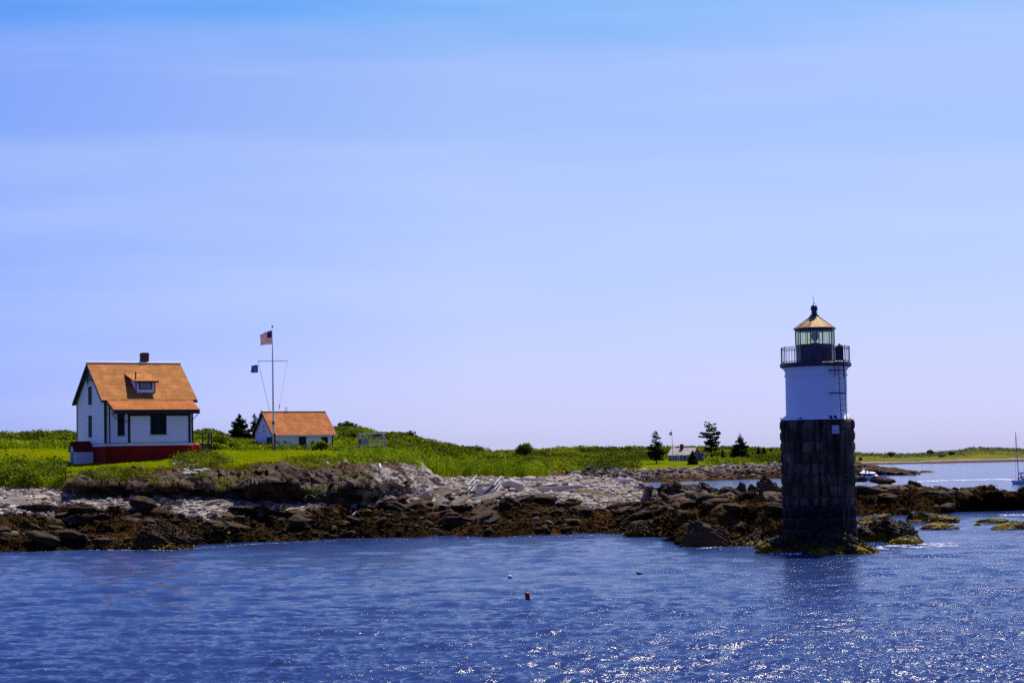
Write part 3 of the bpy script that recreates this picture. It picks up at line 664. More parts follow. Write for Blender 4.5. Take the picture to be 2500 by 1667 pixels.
WEEDY = leafmat('rockweed_fringe', (.010, .007, .003), (.085, .055, .018), .1)
_nt = WEEDY.node_tree; _b = _nt.nodes['Principled BSDF']; _src = _b.inputs['Base Color'].links[0].from_socket; _pos = N(_nt, 'ShaderNodeNewGeometry').outputs['Position']
_s = N(_nt, 'ShaderNodeSeparateXYZ'); _nt.links.new(_pos, _s.inputs[0]); _m = N(_nt, 'ShaderNodeMath', operation='MULTIPLY_ADD'); _nt.links.new(noise(_nt, 1.1, 4, .6, _pos), _m.inputs[0]); _m.inputs[1].default_value = -2.6; _nt.links.new(_s.outputs['Z'], _m.inputs[2])
_r = N(_nt, 'ShaderNodeMapRange'); _nt.links.new(_m.outputs[0], _r.inputs[0]); _r.inputs[1].default_value = -1.15; _r.inputs[2].default_value = -.75; _r.inputs[3].default_value = 1; _r.inputs[4].default_value = 0
_c = mixc(_nt, _r.outputs[0], _src, (.50, .37, .004)); _nt.links.new(_c, _b.inputs['Base Color'])
def big_rock(label, x0, x1, ytop, ybase, mat, depth=.8, peak=.5, seed=1, name='sea_rock', z=0., sub=6, cuts=7, lay=.07, group=None, rough=.2, Y=None, fine=.03):
    if mat is M_kelpy: depth *= 1.9
    c = onz((x0 + x1) / 2, ybase, z) if Y is None else pt((x0 + x1) / 2, ybase, Y); y0 = c[1]; w = (x1 - x0) / F * y0; dpt = w * depth
    hgt = (ybase - ytop) / F * (y0 + dpt * .5) * 1.04; v, f = rockverts(sub, seed, cuts, rough, lay, fine)
    v = v / np.abs(v).max(0); zz = v[:, 2]
    sh = (peak - .5) * w * 1.3 * np.clip(zz, 0, 1) ** 1.4
    q = np.stack([v[:, 0] * w / 2 * np.where(zz < 0, 1, (1 - .25 * zz ** 2)) + sh, v[:, 1] * dpt / 2, np.where(zz > 0, zz * hgt, zz * hgt * .5)], 1)
    me = rawmesh(name, q, f, True); o = link(name, me, mat); o.location = V((c[0], y0 + dpt * .42, c[2]))
    if mat.name.startswith(('weed', 'yellow')):
        top = q[(q[:, 2] > -.2) & (q[:, 1] < dpt * .35)]; nf = int(min(9000, 60 * w * max(hgt, .4) * 6)); pp = top[rng.integers(0, len(top), nf)] + rng.normal(0, .03, (nf, 3))
        leafmesh('rockweed', pp, rng.uniform(.05, .15, nf), WEEDY, o, clump=np.clip(.30 + .8 * fbm(pp * 1.1 + seed, 3, 8), 0, 1), up_bias=1.2)
    return tag(o, label, 'rock', group)
big_rock('large black wedge shaped rock standing in the water beside the weedy ledge', 1655, 1800, 1264, 1336, M_brown, .55, .30, 11, lay=.05, cuts=12)
big_rock('low black rock with yellow weed at the water in front of the stone tower', 1850, 1980, 1312, 1351, M_kelpy, .7, .45, 12)
big_rock('big round weed covered rock with yellow fringe at the foot of the lighthouse', 1978, 2168, 1284, 1353, M_kelpy, .62, .45, 13)
big_rock('dark rock carrying the lighthouse tower, black with wet weed', 1872, 2128, 1297, 1351, M_kelp, 1.0, .5, 14)
big_rock('low weedy ledge reaching from the lighthouse foot toward the black wedge rock', 1780, 1905, 1296, 1336, M_kelp, .9, .6, 36)
big_rock('rounded weedy hump between tower and the ledge behind', 1840, 1930, 1278, 1322, M_kelp, .9, .5, 37)
big_rock('small shaggy rock touching the sunlit side of the tower foot', 2080, 2175, 1282, 1324, M_kelpy, .9, .4, 38)
big_rock('broad dark weedy ledge running off the sunlit side of the tower foot', 2060, 2215, 1284, 1314, M_kelp, 1.1, .4, 39)
big_rock('peaked brown rock with yellow weed just beyond the lighthouse foot', 2120, 2275, 1262, 1325, M_kelpy, .7, .45, 15)
big_rock('yellow weed mound at the water below the peaked brown rock', 2170, 2265, 1308, 1330, M_kelpy, .6, .6, 16)
big_rock('low brown skerry just behind the lighthouse foot', 2078, 2205, 1256, 1280, M_kelpy, .6, .7, 17)
big_rock('long rounded dark skerry in the channel off the ledge', 2222, 2372, 1250, 1276, M_kelpy, .5, .4, 18)
big_rock('flat weedy skerry in front of the long rounded one', 2250, 2356, 1278, 1292, M_kelpy, .6, .5, 19)
big_rock('thin flat weedy skerry awash near the edge of the bay', 2388, 2478, 1265, 1276, M_kelpy, .5, .5, 20)
big_rock('flat skerry with yellow weed, outermost of those in the channel', 2428, 2530, 1273, 1292, M_kelpy, .5, .6, 21)
big_rock('tiny dark rock awash between two skerries', 2380, 2396, 1275, 1281, M_kelpy, .7, .5, 22, sub=4)
big_rock('far low rock awash in the open bay', 2243, 2288, 1148, 1153, M_kelpy, .5, .4, 23, sub=4)
big_rock('long black rock on the ledge crest beside the motor boat', 2126, 2192, 1161, 1176, M_brown, .5, .35, 24, Y=228)
big_rock('brown block on the ledge crest hiding the motor boat hull', 2088, 2124, 1162, 1173, M_brown, .5, .5, 25, Y=228)
big_rock('rounded brown boulder with fine layers standing on the ledge crest', 1796, 1830, 1176, 1206, M_brown, .8, .5, 26, name='boulder', Y=176)
big_rock('tall split boulder on the ledge crest near the lighthouse', 1846, 1912, 1160, 1212, M_brown, .7, .40, 27, name='boulder', Y=172, cuts=12)
big_rock('jagged dark rock between two boulders on the ledge crest', 1822, 1852, 1173, 1206, M_brown, .6, .4, 28, name='boulder', Y=177, cuts=12)
big_rock('dark spike of rock rising from the ledge against the channel', 1706, 1736, 1173, 1190, M_brown, .8, .3, 29, name='boulder', Y=167, cuts=12)
big_rock('large whitish outcrop at the end of the brown cliff', 998, 1096, 1128, 1192, M_white, .9, .4, 30, name='outcrop', Y=185, lay=.08, cuts=12)
big_rock('whitish slanting rib of rock running down the cliff end', 915, 1008, 1140, 1210, M_white, .8, .25, 31, name='outcrop', Y=173, lay=.08, cuts=12)
big_rock('smooth whitish boulder at the base of the slanting rib', 1005, 1062, 1190, 1214, M_white, .7, .45, 32, name='boulder', Y=168)
big_rock('weed draped black hump of rock at the water below the keeper house', 305, 478, 1282, 1342, M_kelp, .7, .45, 33)
big_rock('rounded weed covered rock by the sandy end of the bay', 1522, 1640, 1272, 1310, M_kelp, .8, .5, 34)
big_rock('tan standing stone at the top of the cliff beside the rubble chute', 488, 512, 1144, 1166, M_grey, .7, .5, 35, name='boulder', Y=171, sub=4, cuts=10)
for k, (x, y, w_) in enumerate([(798, 1132, 20), (825, 1131, 16), (842, 1128, 26), (885, 1134, 24), (912, 1134, 18), (940, 1134, 24), (950, 1140, 26), (985, 1150, 18), (970, 1138, 20)]):
    big_rock('pale boulder half sunk in the grass along the cliff edge', x - w_ / 2, x + w_ / 2, y - w_ * .3, y + w_ * .25, M_white, .8, .5, 50 + k, name='boulder', Y=171 + (x > 960) * 5, sub=3, group='pale boulders along the grassy cliff edge')
chute = (abs(PXg - 478 - (G1['s'] - 3) * -40) < 26) & (s > 2.7) & (s < 3.65)
stone_mass('rubble', 'grey rubble spilling down a gap in the turf beside the keeper house', G1, chute, 420, .10, .45, M_cob, .4, 2)

c2 = (G2['s'] > .62) & (G2['s'] < 1.02) & (G2['PX'] > 1560) & (G2['PX'] < 2060)
stone_mass('shore_stones', 'pale boulders heaped along the top of the far rocky shore', G2, c2, 480, .25, 1.0, tintstone('tan_rock', [(0, (.10, .08, .06)), (.5, (.26, .21, .16)), (1, (.55, .49, .42))]), .45, 2)
c2 = (G2['s'] > .15) & (G2['s'] < .98) & (G2['PX'] > 1380) & (G2['PX'] < 1580)
stone_mass('cove_stones', 'dark and pale stones piled below the wharf', G2, c2, 1400, .25, .8, tintstone('cove_stone', [(0, (.02, .016, .012)), (.45, (.06, .045, .03)), (.7, (.22, .18, .14)), (1, (.45, .40, .34))]), .7, 2)
c2 = (G2['s'] > .05) & (G2['s'] < .9) & (G2['PX'] > 1580) & (G2['PX'] < 2230)
stone_mass('shore_rubble', 'brown broken rocks along the waterline of the far shore', G2, c2, 1500, .2, .9, tintstone('brown_rubble', [(0, (.02, .015, .01)), (.5, (.09, .065, .045)), (1, (.22, .17, .12))]), .5, 2)
# ------------------------------------------------------------------ vegetation masses
def clumpv(P, k=.4, seed=0): return np.clip(.5 + .9 * fbm(P * k, 3, seed), 0, 1)
p, n_, i_ = pick(G1, (G1['scrub'] > .5) & inview & (s < 6.25), 150000, 1.)
leafmesh('hillside_undergrowth', p + n_ * rng.uniform(0, .35, (len(p), 1)), rng.uniform(.12, .34, len(p)), scrub_leaf, clump=np.clip(.42 + 1.5 * fbm(p * .16, 4, 4) + .3 * pn(p * .9, 5), 0, 1))
tag(bpy.data.objects['hillside_undergrowth'], 'dense green bayberry scrub covering the hill behind the houses', None, None, 'stuff')
p, n_, i_ = pick(G2, (G2['scrub'] > .5) & (G2['PX'] > 1100) & (G2['s'] < 3.1), 110000, 2.)
leafmesh('island_undergrowth', p + n_ * rng.uniform(0, .6, (len(p), 1)), rng.uniform(.25, .75, len(p)), scrub_leaf, clump=np.clip(.45 + 1.3 * fbm(p * np.array([.06, .03, .06]), 4, 6), 0, 1))
tag(bpy.data.objects['island_undergrowth'], 'green scrub covering the low island behind the cove', None, None, 'stuff')
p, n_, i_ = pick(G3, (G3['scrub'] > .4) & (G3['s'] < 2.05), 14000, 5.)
leafmesh('distant_undergrowth', p + n_ * rng.uniform(0, 1., (len(p), 1)), rng.uniform(.5, 1.3, len(p)), hazed_leaf, clump=clumpv(p * np.array([1, .5, 1]), .02, 7))
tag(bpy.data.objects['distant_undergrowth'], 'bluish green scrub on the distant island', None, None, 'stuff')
def img(G):
    Q = G['P'] - np.array([0, 0, EYE]); w = Q @ fw; return 1250 + F * (Q @ rt) / w, 833.5 - F * (Q @ up) / w
IX, IY = img(G1)
def region(x0, x1, y0, y1, extra=True): return (IX > x0) & (IX < x1) & (IY > y0) & (IY < y1) & extra
def blob(x0, x1, y0, y1, extra=True):
    return (((IX - (x0 + x1) / 2) / ((x1 - x0) * .56)) ** 2 + ((IY - (y0 + y1) / 2) / ((y1 - y0) * .56)) ** 2 + 1.1 * fbm(G1['P'] * .35, 3, 95) < .9) & extra
def weeds(name, label, mask, n, h, mat=weed_leaf, w=.05, leaf=.14, lean=.2, leaves=2.0, k=.5):
    p, n_, i_ = pick(G1, mask, n, .8); hh = h * (.55 + .6 * clumpv(p, .6, 3)); cl = clumpv(p, k, 5)
    o = blades(name, p, hh, w, mat, lean, clump=cl)
    m_ = int(n * leaves)
    if m_:
        j = rng.integers(0, n, m_); q = p[j] + np.concatenate([rng.normal(0, .10, (m_, 2)), (rng.random(m_) ** .7 * hh[j])[:, None]], 1)
        v, f, t = cards(q, rng.uniform(leaf * .6, leaf * 1.3, m_), clump=cl[j]); me = rawmesh(name, v, f); vattr(me, 'tint', np.stack([t, t, t], 1)); o2 = link(name + '_leaves', me, mat, o)
    return tag(o, label, None, None, 'stuff')
ld = G1['land'] > .3
weeds('tall_weeds', 'tall dark green weeds beside the beach below the keeper house', region(-150, 155, 1140, 1200, s > 2.2), 4600, 1.45, weed_leaf, .05, .20)
weeds('tall_weeds', 'rough green weeds crowding the corner of the keeper house and rubble chute', blob(434, 545, 1110, 1160, ld & (fbm(G1['P'] * .4, 2, 93) > -.1)), 1500, .75, weed_leaf)
weeds('tall_weeds', 'green weeds on the lawn in front of the boathouse', blob(705, 825, 1118, 1148, ld & (s < 4) & (fbm(G1['P'] * .4, 2, 94) > -.05)), 1100, .40, weed_leaf)
weeds('tall_weeds', 'bright green weeds around the white timber frame', blob(840, 1050, 1102, 1150, ld & (s < 4.6)), 5200, .75, bright_leaf)
weeds('tall_weeds', 'dark weeds draped over the cliff top below the keeper house lawn', blob(212, 345, 1150, 1182, (s > 2.5) & (s < 3.25)), 1100, .42, weed_leaf)
weeds('cliff_top_grass', 'tan and green grass overhanging the cliff edge', (abs(s - 3.05) < .10) & (PXg > 140) & (PXg < 1000), 9000, .38, straw_leaf, .035, .1, .35, 0)
weeds('cliff_foot_weeds', 'small green plants growing in cracks of the brown cliff', (s > 2.3) & (s < 2.95) & (PXg > 160) & (PXg < 900) & (fbm(G1['P'] * .45, 2, 91) > .25), 1500, .25, weed_leaf, .04, .12)
weeds('lawn_tufts', 'short tufts of grass scattered over the lawn', ld & (s > 3.05) & (s < 4.9) & inview & (fbm(G1['P'] * .3, 3, 92) > .1), 16000, .13, straw_leaf, .03, .1, .4, 0)
weeds('lawn_edge_scrub', 'light green low plants between lawn and hillside scrub', ld & (s > 4.8) & (s < 5.5) & inview & (PXg < 1050), 9000, .7, bright_leaf, .05, .22, .2, 2.5, .3)
weeds('reeds', 'bright green reeds standing behind the stony beach', region(1050, 1332, 1135, 1170, (s > 2.9) & (s < 4.3)), 16000, 1.5, bright_leaf, .06, .16, .12, 1.0)

# ------------------------------------------------------------------ trees and bushes
def spruce(label, base, h, r, seed, gap=.0, bare=.12, lean=0., name='spruce_tree', group=None, ncards=1., flat=0., card=1.):
    g = random.Random(seed); gn = np.random.default_rng(seed); t = thing(name, label, 'tree', base, 0, group)
    tr = MB(); top = Vector((lean * h, 0, h)); tr.tube([(0, 0, -.6), (lean * h * .4, .02 * h, h * .45), top * .97, top], [h * .022 + .04, h * .016, h * .004, .01], 7)
    cs = []; z = bare * h; sz = []
    while z < h * .985:
        f = (z - bare * h) / (h * (1 - bare)); prof = (1 - f) ** (.75 if not flat else .45) * (.55 + .45 * min(1, f * 6 + .3)) if flat < .5 else .30 + .70 * math.sin(math.pi * min(1, f * .80 + .16))
        L = r * prof + .04 * h * (1 - f) * .5; nb = max(4, int(9 * (1 - .4 * f)))
        for k in range(nb):
            if g.random() < gap: continue
            a = g.uniform(0, 6.283); l = L * g.uniform(.6, 1.15); droop = g.uniform(-.05, .30) * (1 - f) - .25 * f * (1 - flat)
            p0 = Vector((lean * z, 0, z)); d = Vector((math.cos(a), math.sin(a), -droop)); p1 = p0 + d * l + Vector((0, 0, .12 * l))
            tr.tube([p0, p0 + d * l * .6, p1], [.012 * h * .5 * (1 - f) + .01, .012, .006], 4, False)
            m_ = max(4, int(l * 9 * ncards)); tt = gn.random(m_) ** .7; side = np.array([-d.y, d.x, 0]); P = np.array(p0)[None] + np.array(p1 - p0)[None] * tt[:, None] + side * (gn.normal(0, 1, m_) * .22 * l * (1.15 - tt))[:, None]
            P[:, 2] += gn.normal(-.03, .05, m_) * l * .6; cs.append(P); sz.append(np.full(m_, (.16 + .07 * l) * card))
        z += h * g.uniform(.028, .05) * (1 + gap)
    tp = np.array(top)[None] + gn.normal(0, 1, (14, 3)) * np.array([.02, .02, .03]) * h; tp[:, 2] -= .02 * h; cs.append(tp); sz.append(np.full(14, .14 * card))
    tr.build('trunk', bark, t); cs = np.concatenate(cs); leafmesh('crown', cs, np.concatenate(sz) * gn.uniform(.7, 1.3, len(cs)), needle, t, up_bias=1.2, clump=np.clip(.45 + .5 * pn(cs * .9, seed), 0, 1)); return t
def bush(name, label, cat, base, rx, ry, h, n, size, mat, seed, trunk=True, group=None):
    gn = np.random.default_rng(seed); t = thing(name, label, cat, base, 0, group)
    nb = 16; c = gn.normal(0, 1, (nb, 3)); c /= np.linalg.norm(c, axis=1, keepdims=True); c *= (gn.random((nb, 1)) ** .4) * .62; c[:, 2] = np.abs(c[:, 2]) * 1.0 - .1
    k = gn.integers(0, nb, n); d = gn.normal(0, 1, (n, 3)); d /= np.linalg.norm(d, axis=1, keepdims=True); rad = gn.uniform(.22, .46, nb)[k][:, None] * (gn.random((n, 1)) ** .35)
    q = (c[k] + d * rad); P = q * np.array([rx, ry, h * .62]) + np.array([0, 0, h * .42]); P[:, 2] = np.maximum(P[:, 2], .02)
    leafmesh('foliage' if not trunk else 'crown', P, size * gn.uniform(.6, 1.3, n), mat, t, clump=np.clip(.5 + .45 * pn(q * 2.2, seed), 0, 1))
    tr = MB()
    for j in range(5):
        a = c[j]; tr.tube([(a[0] * .1, a[1] * .1, -.4), (a[0] * rx * .4, a[1] * ry * .4, h * .3), (a[0] * rx * .8, a[1] * ry * .8, h * .42 + a[2] * h * .4)], [.05 * h ** .5, .04 * h ** .5, .015], 5)
    tr.build('trunk' if trunk else 'stem', bark, t); return t
def gpt(px_, py_, Y): return pt(px_, py_, Y)
spruce('dark spreading spruce standing alone west of the boathouse', gpt(585, 1098, 292), 5.0, 2.25, 5, .05, .04, ncards=3.6, card=1.3)
spruce('dark spruce squeezed against the boathouse gable, the taller of two', gpt(622, 1100, 296), 5.2, 1.5, 6, .12, .05, ncards=3.2, card=1.3)
spruce('dark spruce half hidden behind the boathouse roof', gpt(640, 1100, 300), 5.8, 1.5, 8, .1, .05, ncards=3., card=1.3)
spruce('tiny pale spruce tip above the scrub beside the dark spruces', gpt(557, 1084, 305), 1.5, .4, 9, .2, .05)
for a in [('tall spruce with layered branches standing by the lawn of the grey cottage', 1603, 1129, 635, 76, 18, 10, .22, .10, 0.0, .35), ('tallest tree, a thin gappy pine behind the grey cottage', 1737, 1121, 655, 90, 20, 11, .42, .24, -.03, .5),
          ('full dark spruce with pointed top right of the gappy pine', 1808, 1133, 625, 74, 23, 12, .05, .03, 0.0, 0), ('small dense spruce in front of the cottage gable', 1692, 1138, 615, 38, 12, 13, .0, .03, 0, 0),
          ('small narrow spruce just below the gappy pine', 1739, 1137, 620, 28, 9, 14, .0, .02, 0, 0), ('slim small spruce with a thin top between pine and full spruce', 1765, 1134, 625, 38, 8, 15, .05, .03, 0, 0),
          ('small spruce behind the full dark spruce, first of three', 1838, 1122, 665, 18, 8, 16, .0, .03, 0, 0), ('pointed spruce in the middle of a small clump near the tower', 1853, 1124, 665, 34, 9, 17, .1, .03, 0, 0),
          ('pointed spruce at the tower side of a small clump', 1865, 1123, 667, 32, 8, 18, .1, .03, 0, 0), ('lone small spruce on the ridge next to the stone tower', 1883, 1109, 720, 15, 6, 19, .0, .03, 0, 0)]:
    sc_ = a[3] / F; spruce(a[0], gpt(a[1], a[2], a[3]), a[4] * sc_, a[5] * sc_ * 1.35, a[6], a[7], a[8], a[9], 'pine_tree' if a[10] == .5 else 'spruce_tree', ncards=1.5, flat=a[10], card=1.7)
bush('round_tree', 'single round topped tree on the skyline above the beach', 'tree', gpt(1279, 1122, 640), 3.6, 2.8, 6.0, 2600, .48, scrub_leaf, 31)
bush('bush', 'dark rounded bush on the ridge beside the layered spruce', 'bush', gpt(1627, 1117, 690), 2.1, 1.8, 3., 700, .45, scrub_leaf, 32, False)
bush('bush', 'low dark bush on the grassy rise between round tree and pine', 'bush', gpt(1335, 1108, 760), 2.2, 1.8, 1.8, 400, .5, scrub_leaf, 33, False)
bush('bush', 'leafy green bush in front of the boathouse window', 'bush', gpt(784, 1102, 262), 1.5, 1.1, 1.55, 1700, .17, bright_leaf, 34, False)
bush('bush', 'small upright bush sprouting from the leafy bush by the boathouse', 'bush', gpt(764, 1100, 263), .6, .6, 1.5, 500, .16, bright_leaf, 35, False)
bush('bush', 'low spreading bush near the boathouse corner toward the timber frame', 'bush', gpt(828, 1106, 262), 1.5, 1.0, .85, 900, .15, bright_leaf, 36, False)
bush('bush', 'rounded dark bush on the skyline behind the keeper house lawn', 'bush', gpt(137, 1080, 285), 2.2, 1.7, 1.5, 1200, .22, scrub_leaf, 37, False)
bush('bush', 'dense dark bush beside the wooden deck', 'bush', gpt(524, 1094, 252), 2.0, 1.5, 2.0, 1900, .2, scrub_leaf, 38, False)
bush('bush', 'wide green bush between the deck bush and the lone spruce', 'bush', gpt(552, 1098, 254), 1.8, 1.5, 1.1, 1700, .2, scrub_leaf, 39, False)
bush('bush', 'bright green bush at the deck end of the lawn', 'bush', gpt(525, 1101, 238), 1.1, .9, 1.1, 900, .17, bright_leaf, 40, False)
bush('bush', 'dark bush filling the gap beneath the boathouse spruces', 'bush', gpt(607, 1099, 280), 1.1, 1.0, .9, 1100, .2, scrub_leaf, 41, False)
bush('bush', 'dark spruce scrub pressed against the boathouse wall', 'bush', gpt(619, 1101, 283), 1.1, 1.0, 2.1, 1300, .2, needle, 42, False)
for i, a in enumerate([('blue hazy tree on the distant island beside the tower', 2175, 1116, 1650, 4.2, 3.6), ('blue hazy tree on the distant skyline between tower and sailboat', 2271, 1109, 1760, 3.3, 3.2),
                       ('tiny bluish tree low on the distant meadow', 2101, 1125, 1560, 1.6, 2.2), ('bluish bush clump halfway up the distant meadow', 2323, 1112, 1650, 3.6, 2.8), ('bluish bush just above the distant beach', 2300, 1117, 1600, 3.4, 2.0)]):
    bush('distant_tree', a[0], 'tree', gpt(a[1], a[2], a[3]), a[4], a[4], a[5] * 1.4, 500, 1.1, hazed_leaf, 60 + i)

# ------------------------------------------------------------------ building materials
white_side = siding('white_clapboard', (.86, .86, .88), .16, strength=1.0)
white_paint = plain('white_paint', (.80, .79, .77), .5, .05)
dark_trim = plain('dark_trim', (.030, .026, .034), .6, .2)
soffit = plain('soffit', (.05, .045, .055), .7, .2)
glass_dark = plain('dark_window_glass', (.012, .014, .022), .5, .1, spec=.05)
glass_grey = plain('grey_window_glass', (.16, .19, .22), .12, .1, spec=.6)
brick_red = None
m, nt, b = newmat('red_brick'); g_ = N(nt, 'ShaderNodeTexCoord').outputs['Object']; sp = N(nt, 'ShaderNodeSeparateXYZ'); nt.links.new(g_, sp.inputs[0])
ad = N(nt, 'ShaderNodeMath', operation='ADD'); nt.links.new(sp.outputs[0], ad.inputs[0]); nt.links.new(sp.outputs[1], ad.inputs[1]); cb = N(nt, 'ShaderNodeCombineXYZ'); nt.links.new(ad.outputs[0], cb.inputs[0]); nt.links.new(sp.outputs[2], cb.inputs[1])
bk = N(nt, 'ShaderNodeTexBrick'); nt.links.new(cb.outputs[0], bk.inputs['Vector']); bk.inputs['Scale'].default_value = 1; bk.inputs['Brick Width'].default_value = .22; bk.inputs['Row Height'].default_value = .075
bk.inputs['Mortar Size'].default_value = .008; bk.inputs['Color1'].default_value = (.30, .010, .004, 1); bk.inputs['Color2'].default_value = (.38, .014, .006, 1); bk.inputs['Mortar'].default_value = (.16, .02, .01, 1)
nt.links.new(mixc(nt, rampn(nt, noise(nt, 1.2, 4), [(.5, 0.), (.7, .35)]), bk.outputs[0], (.24, .02, .01)), b.inputs['Base Color']); b.inputs['Roughness'].default_value = .75; brick_red = m
roof_main = shingle('cedar_shingles', (.44, .165, .032), (.58, .24, .055), (.13, .04, .008), .606, .24, .30, .5)
roof_low = shingle('newer_cedar_shingles', (.44, .135, .026), (.56, .20, .045), (.13, .035, .008), .4, .20, .30, .35)
roof_boat = shingle('boathouse_shingles', (.50, .155, .036), (.64, .225, .065), (.17, .045, .012), .70, .26, .32, .5)
roof_dark = plain('dark_red_roof', (.12, .008, .004), .8, .2)
chim = plain('chimney_brick', (.11, .065, .035), .85, .35, 9)
wood_grey = plain('grey_wood', (.22, .20, .19), .8, .25, 8)  # plain grey wood for decks, posts and sills
wood_pale = plain('silver_wood', (.45, .41, .35), .8, .25, 7)
wood_tan = plain('tan_wood', (.48, .36, .20), .75, .25, 5)
black_iron = plain('black_iron', (.018, .016, .022), .45, .25, 8, spec=.5)

# ------------------------------------------------------------------ keeper house
TH = R(28.01); hb = np.array([-39.89, 203., 5.6])
# local axes: x along the ridge, y into the building, z up; the frame's origin is the front corner of the main walls
L_, Wd = 8.92, 9.545; ZR, ZT, ZS = 16.078 - 5.6, 12.204 - 5.6, 7.965 - 5.6; e_, ov = .42, .33; LO, LZ, le = 2.5, 11.203 - 5.6, -.095
A1, A2, BO = 1.796, 7.93, 1.93
H = thing('keeper_house', 'two storey white keeper house with cedar shingle roof and red brick foundation on the lawn', 'house', hb, TH)
tanm = (ZR - ZT) / (Wd / 2 + ov)
def zroof(y): return ZR - abs(y - Wd / 2) * tanm          # top surface of the main roof
wt = .2
MB().prism([(.05, .05), (A1 - 1.35, .05), (A1 + .05, -BO + .05), (A2 - .05, -BO + .05), (L_ - .3, .05), (L_ - .05, .05), (L_ - .05, Wd - .05), (.05, Wd - .05)], -1.5, ZS - .27).build('foundation', brick_red, H)
def outl(o): return [(-o, -o), (A1 - 1.35 - o, -o), (A1 - o, -BO - o), (A2 + o, -BO - o), (L_ - .3 + o, -o), (L_ + o, -o), (L_ + o, Wd + o), (-o, Wd + o)]
MB().prism(outl(.035), ZS - .27, ZS).build('water_table', white_paint, H)
MB().prism(outl(.06), ZS, ZS + .035).build('drip_board', dark_trim, H)
w = MB(); ym = Wd / 2; zc = wt + .03
gab = [(0, 0, ZS + .035), (0, Wd, ZS + .035), (0, Wd, zroof(Wd) - zc), (0, ym, ZR - zc), (0, 0, zroof(0) - zc)]
n = len(gab); w.add([g for g in gab] + [(L_, y, z) for _, y, z in gab], [tuple(range(n)), tuple(range(2 * n - 1, n - 1, -1))] + [((i + 1) % n, i, i + n, (i + 1) % n + n) for i in range(n)])
zl = lambda o: ZT + (LZ - ZT) * (o - ov) / (LO - ov)
poly = [(A1 - 1.35, .1), (A1 - 1.35, 0), (A1, -BO), (A2, -BO), (L_ - .3, 0), (L_ - .3, .1)]
w.add([(x, y, ZS + .035) for x, y in poly] + [(x, y, zl(max(-y, 0)) - zc - .02) for x, y in poly], [tuple(range(5, -1, -1)), tuple(range(6, 12))] + [(i, (i + 1) % 6, (i + 1) % 6 + 6, i + 6) for i in range(6)])
w.build('wall', white_side, H)
# corner boards and frieze boards
cbm = MB()
for x, y in ((0, 0), (0, Wd), (L_, 0)):
    cbm = MB(); cbm.box((x - .07, y - .07, ZS + .035), (x + .14 if x == 0 else x + .07, y + .14 if y == 0 else y + .07, (zroof(y) - zc - .01))); cbm.build('corner_board', dark_trim, H)
for x, y in ((A1, -BO), (A2, -BO)): cbm = MB(); cbm.box((x - .10, y - .06, ZS + .035), (x + .12, y + .10, zl(BO) - zc - .02)); cbm.build('corner_board', dark_trim, H)
cbm = MB()
cbm.box((A1 - 1.40, -.07, ZS + .035), (A1 - 1.32, .02, zl(0) - zc - .02))
cbm.build('corner_board', dark_trim, H)
rf = MB(); t = .16
for sg in (0, 1):
    q = [(-e_, ym, ZR), (L_ + e_, ym, ZR)]; ye = -ov if sg == 0 else Wd + ov
    if sg == 0: rf.slab([(-e_, ye, ZT), (L_ + e_, ye, ZT), (L_ + e_, ym, ZR), (-e_, ym, ZR)], t)
    else: rf.slab([(L_ + e_, ye, ZT), (-e_, ye, ZT), (-e_, ym, ZR), (L_ + e_, ym, ZR)], t)
roof = rf.build('roof', roof_main, H)
MB().slab([(-le, -LO, LZ), (L_ + le, -LO, LZ), (L_ + le, -ov + .05, ZT - .02), (-le, -ov + .05, ZT - .02)], t).build('lower_roof', roof_low, H)
MB().tube([(-e_ - .01, ym, ZR + .02), (L_ + e_ + .01, ym, ZR + .02)], .13, 12).build('ridge_cap', plain('ridge_metal', (.86, .80, .68), .35, .05), roof)
tr = MB()
for x in (-e_, L_ + e_):                                             # barge boards and their soffits
    for ye in (-ov, Wd + ov):
        tr.bar((x, ye, ZT - .17), (x, ym, ZR - .19), .05, .26)
        tr.bar((x + (.2 if x < 0 else -.2), ye, ZT - .20), (x + (.2 if x < 0 else -.2), ym, ZR - .22), .36, .03)
tr.box((-le, -LO - .04, LZ - .42), (L_ + le, -LO + .10, LZ - .05))
tr.box((-le + .02, -LO + .10, LZ - .42), (L_ + le - .02, -BO - .08, LZ - .37))
tr.box((A1 - .05, -BO - .03, LZ - .62), (A2 + .05, -BO + .02, LZ - .40))
for x in (-le + .03, L_ + le - .08): tr.bar((x + .02, -LO + .05, LZ - .20), (x + .02, -ov, ZT - .18), .05, .22)
tr.box((-e_, -ov - .03, ZT - .26), (.5, -ov + .03, ZT - .04)); tr.box((L_ - .3, -ov - .03, ZT - .26), (L_ + e_, -ov + .03, ZT - .04))
tr.build('fascia', dark_trim, H)
gb = MB()                                                            # stick work in the gable peak
for x in (-.30,):
    gb.bar((x, ym - 1.55, ZR - 1.72), (x, ym + 1.55, ZR - 1.72), .07, .13); gb.bar((x, ym, ZR - 2.2), (x, ym, ZR - .3), .10, .12)
    gb.bar((x, ym - .75, ZR - 1.7), (x, ym, ZR - .9), .07, .1); gb.bar((x, ym + .75, ZR - 1.7), (x, ym, ZR - .9), .07, .1)
gb.build('gable_bracket', dark_trim, H)
bb = MB()
bb.bar((A1 - .15, -BO + .0, LZ - 1.25), (.5, -LO + .25, LZ - .42), .07, .07); bb.bar((A1 - .9, -.9, LZ - .95), (.4, -.9, LZ - .3), .06, .07)
bb.bar((A2 + .1, -BO, LZ - 1.25), (L_ - .15, -LO + .25, LZ - .42), .07, .07)
bb.build('eave_bracket', dark_trim, H)
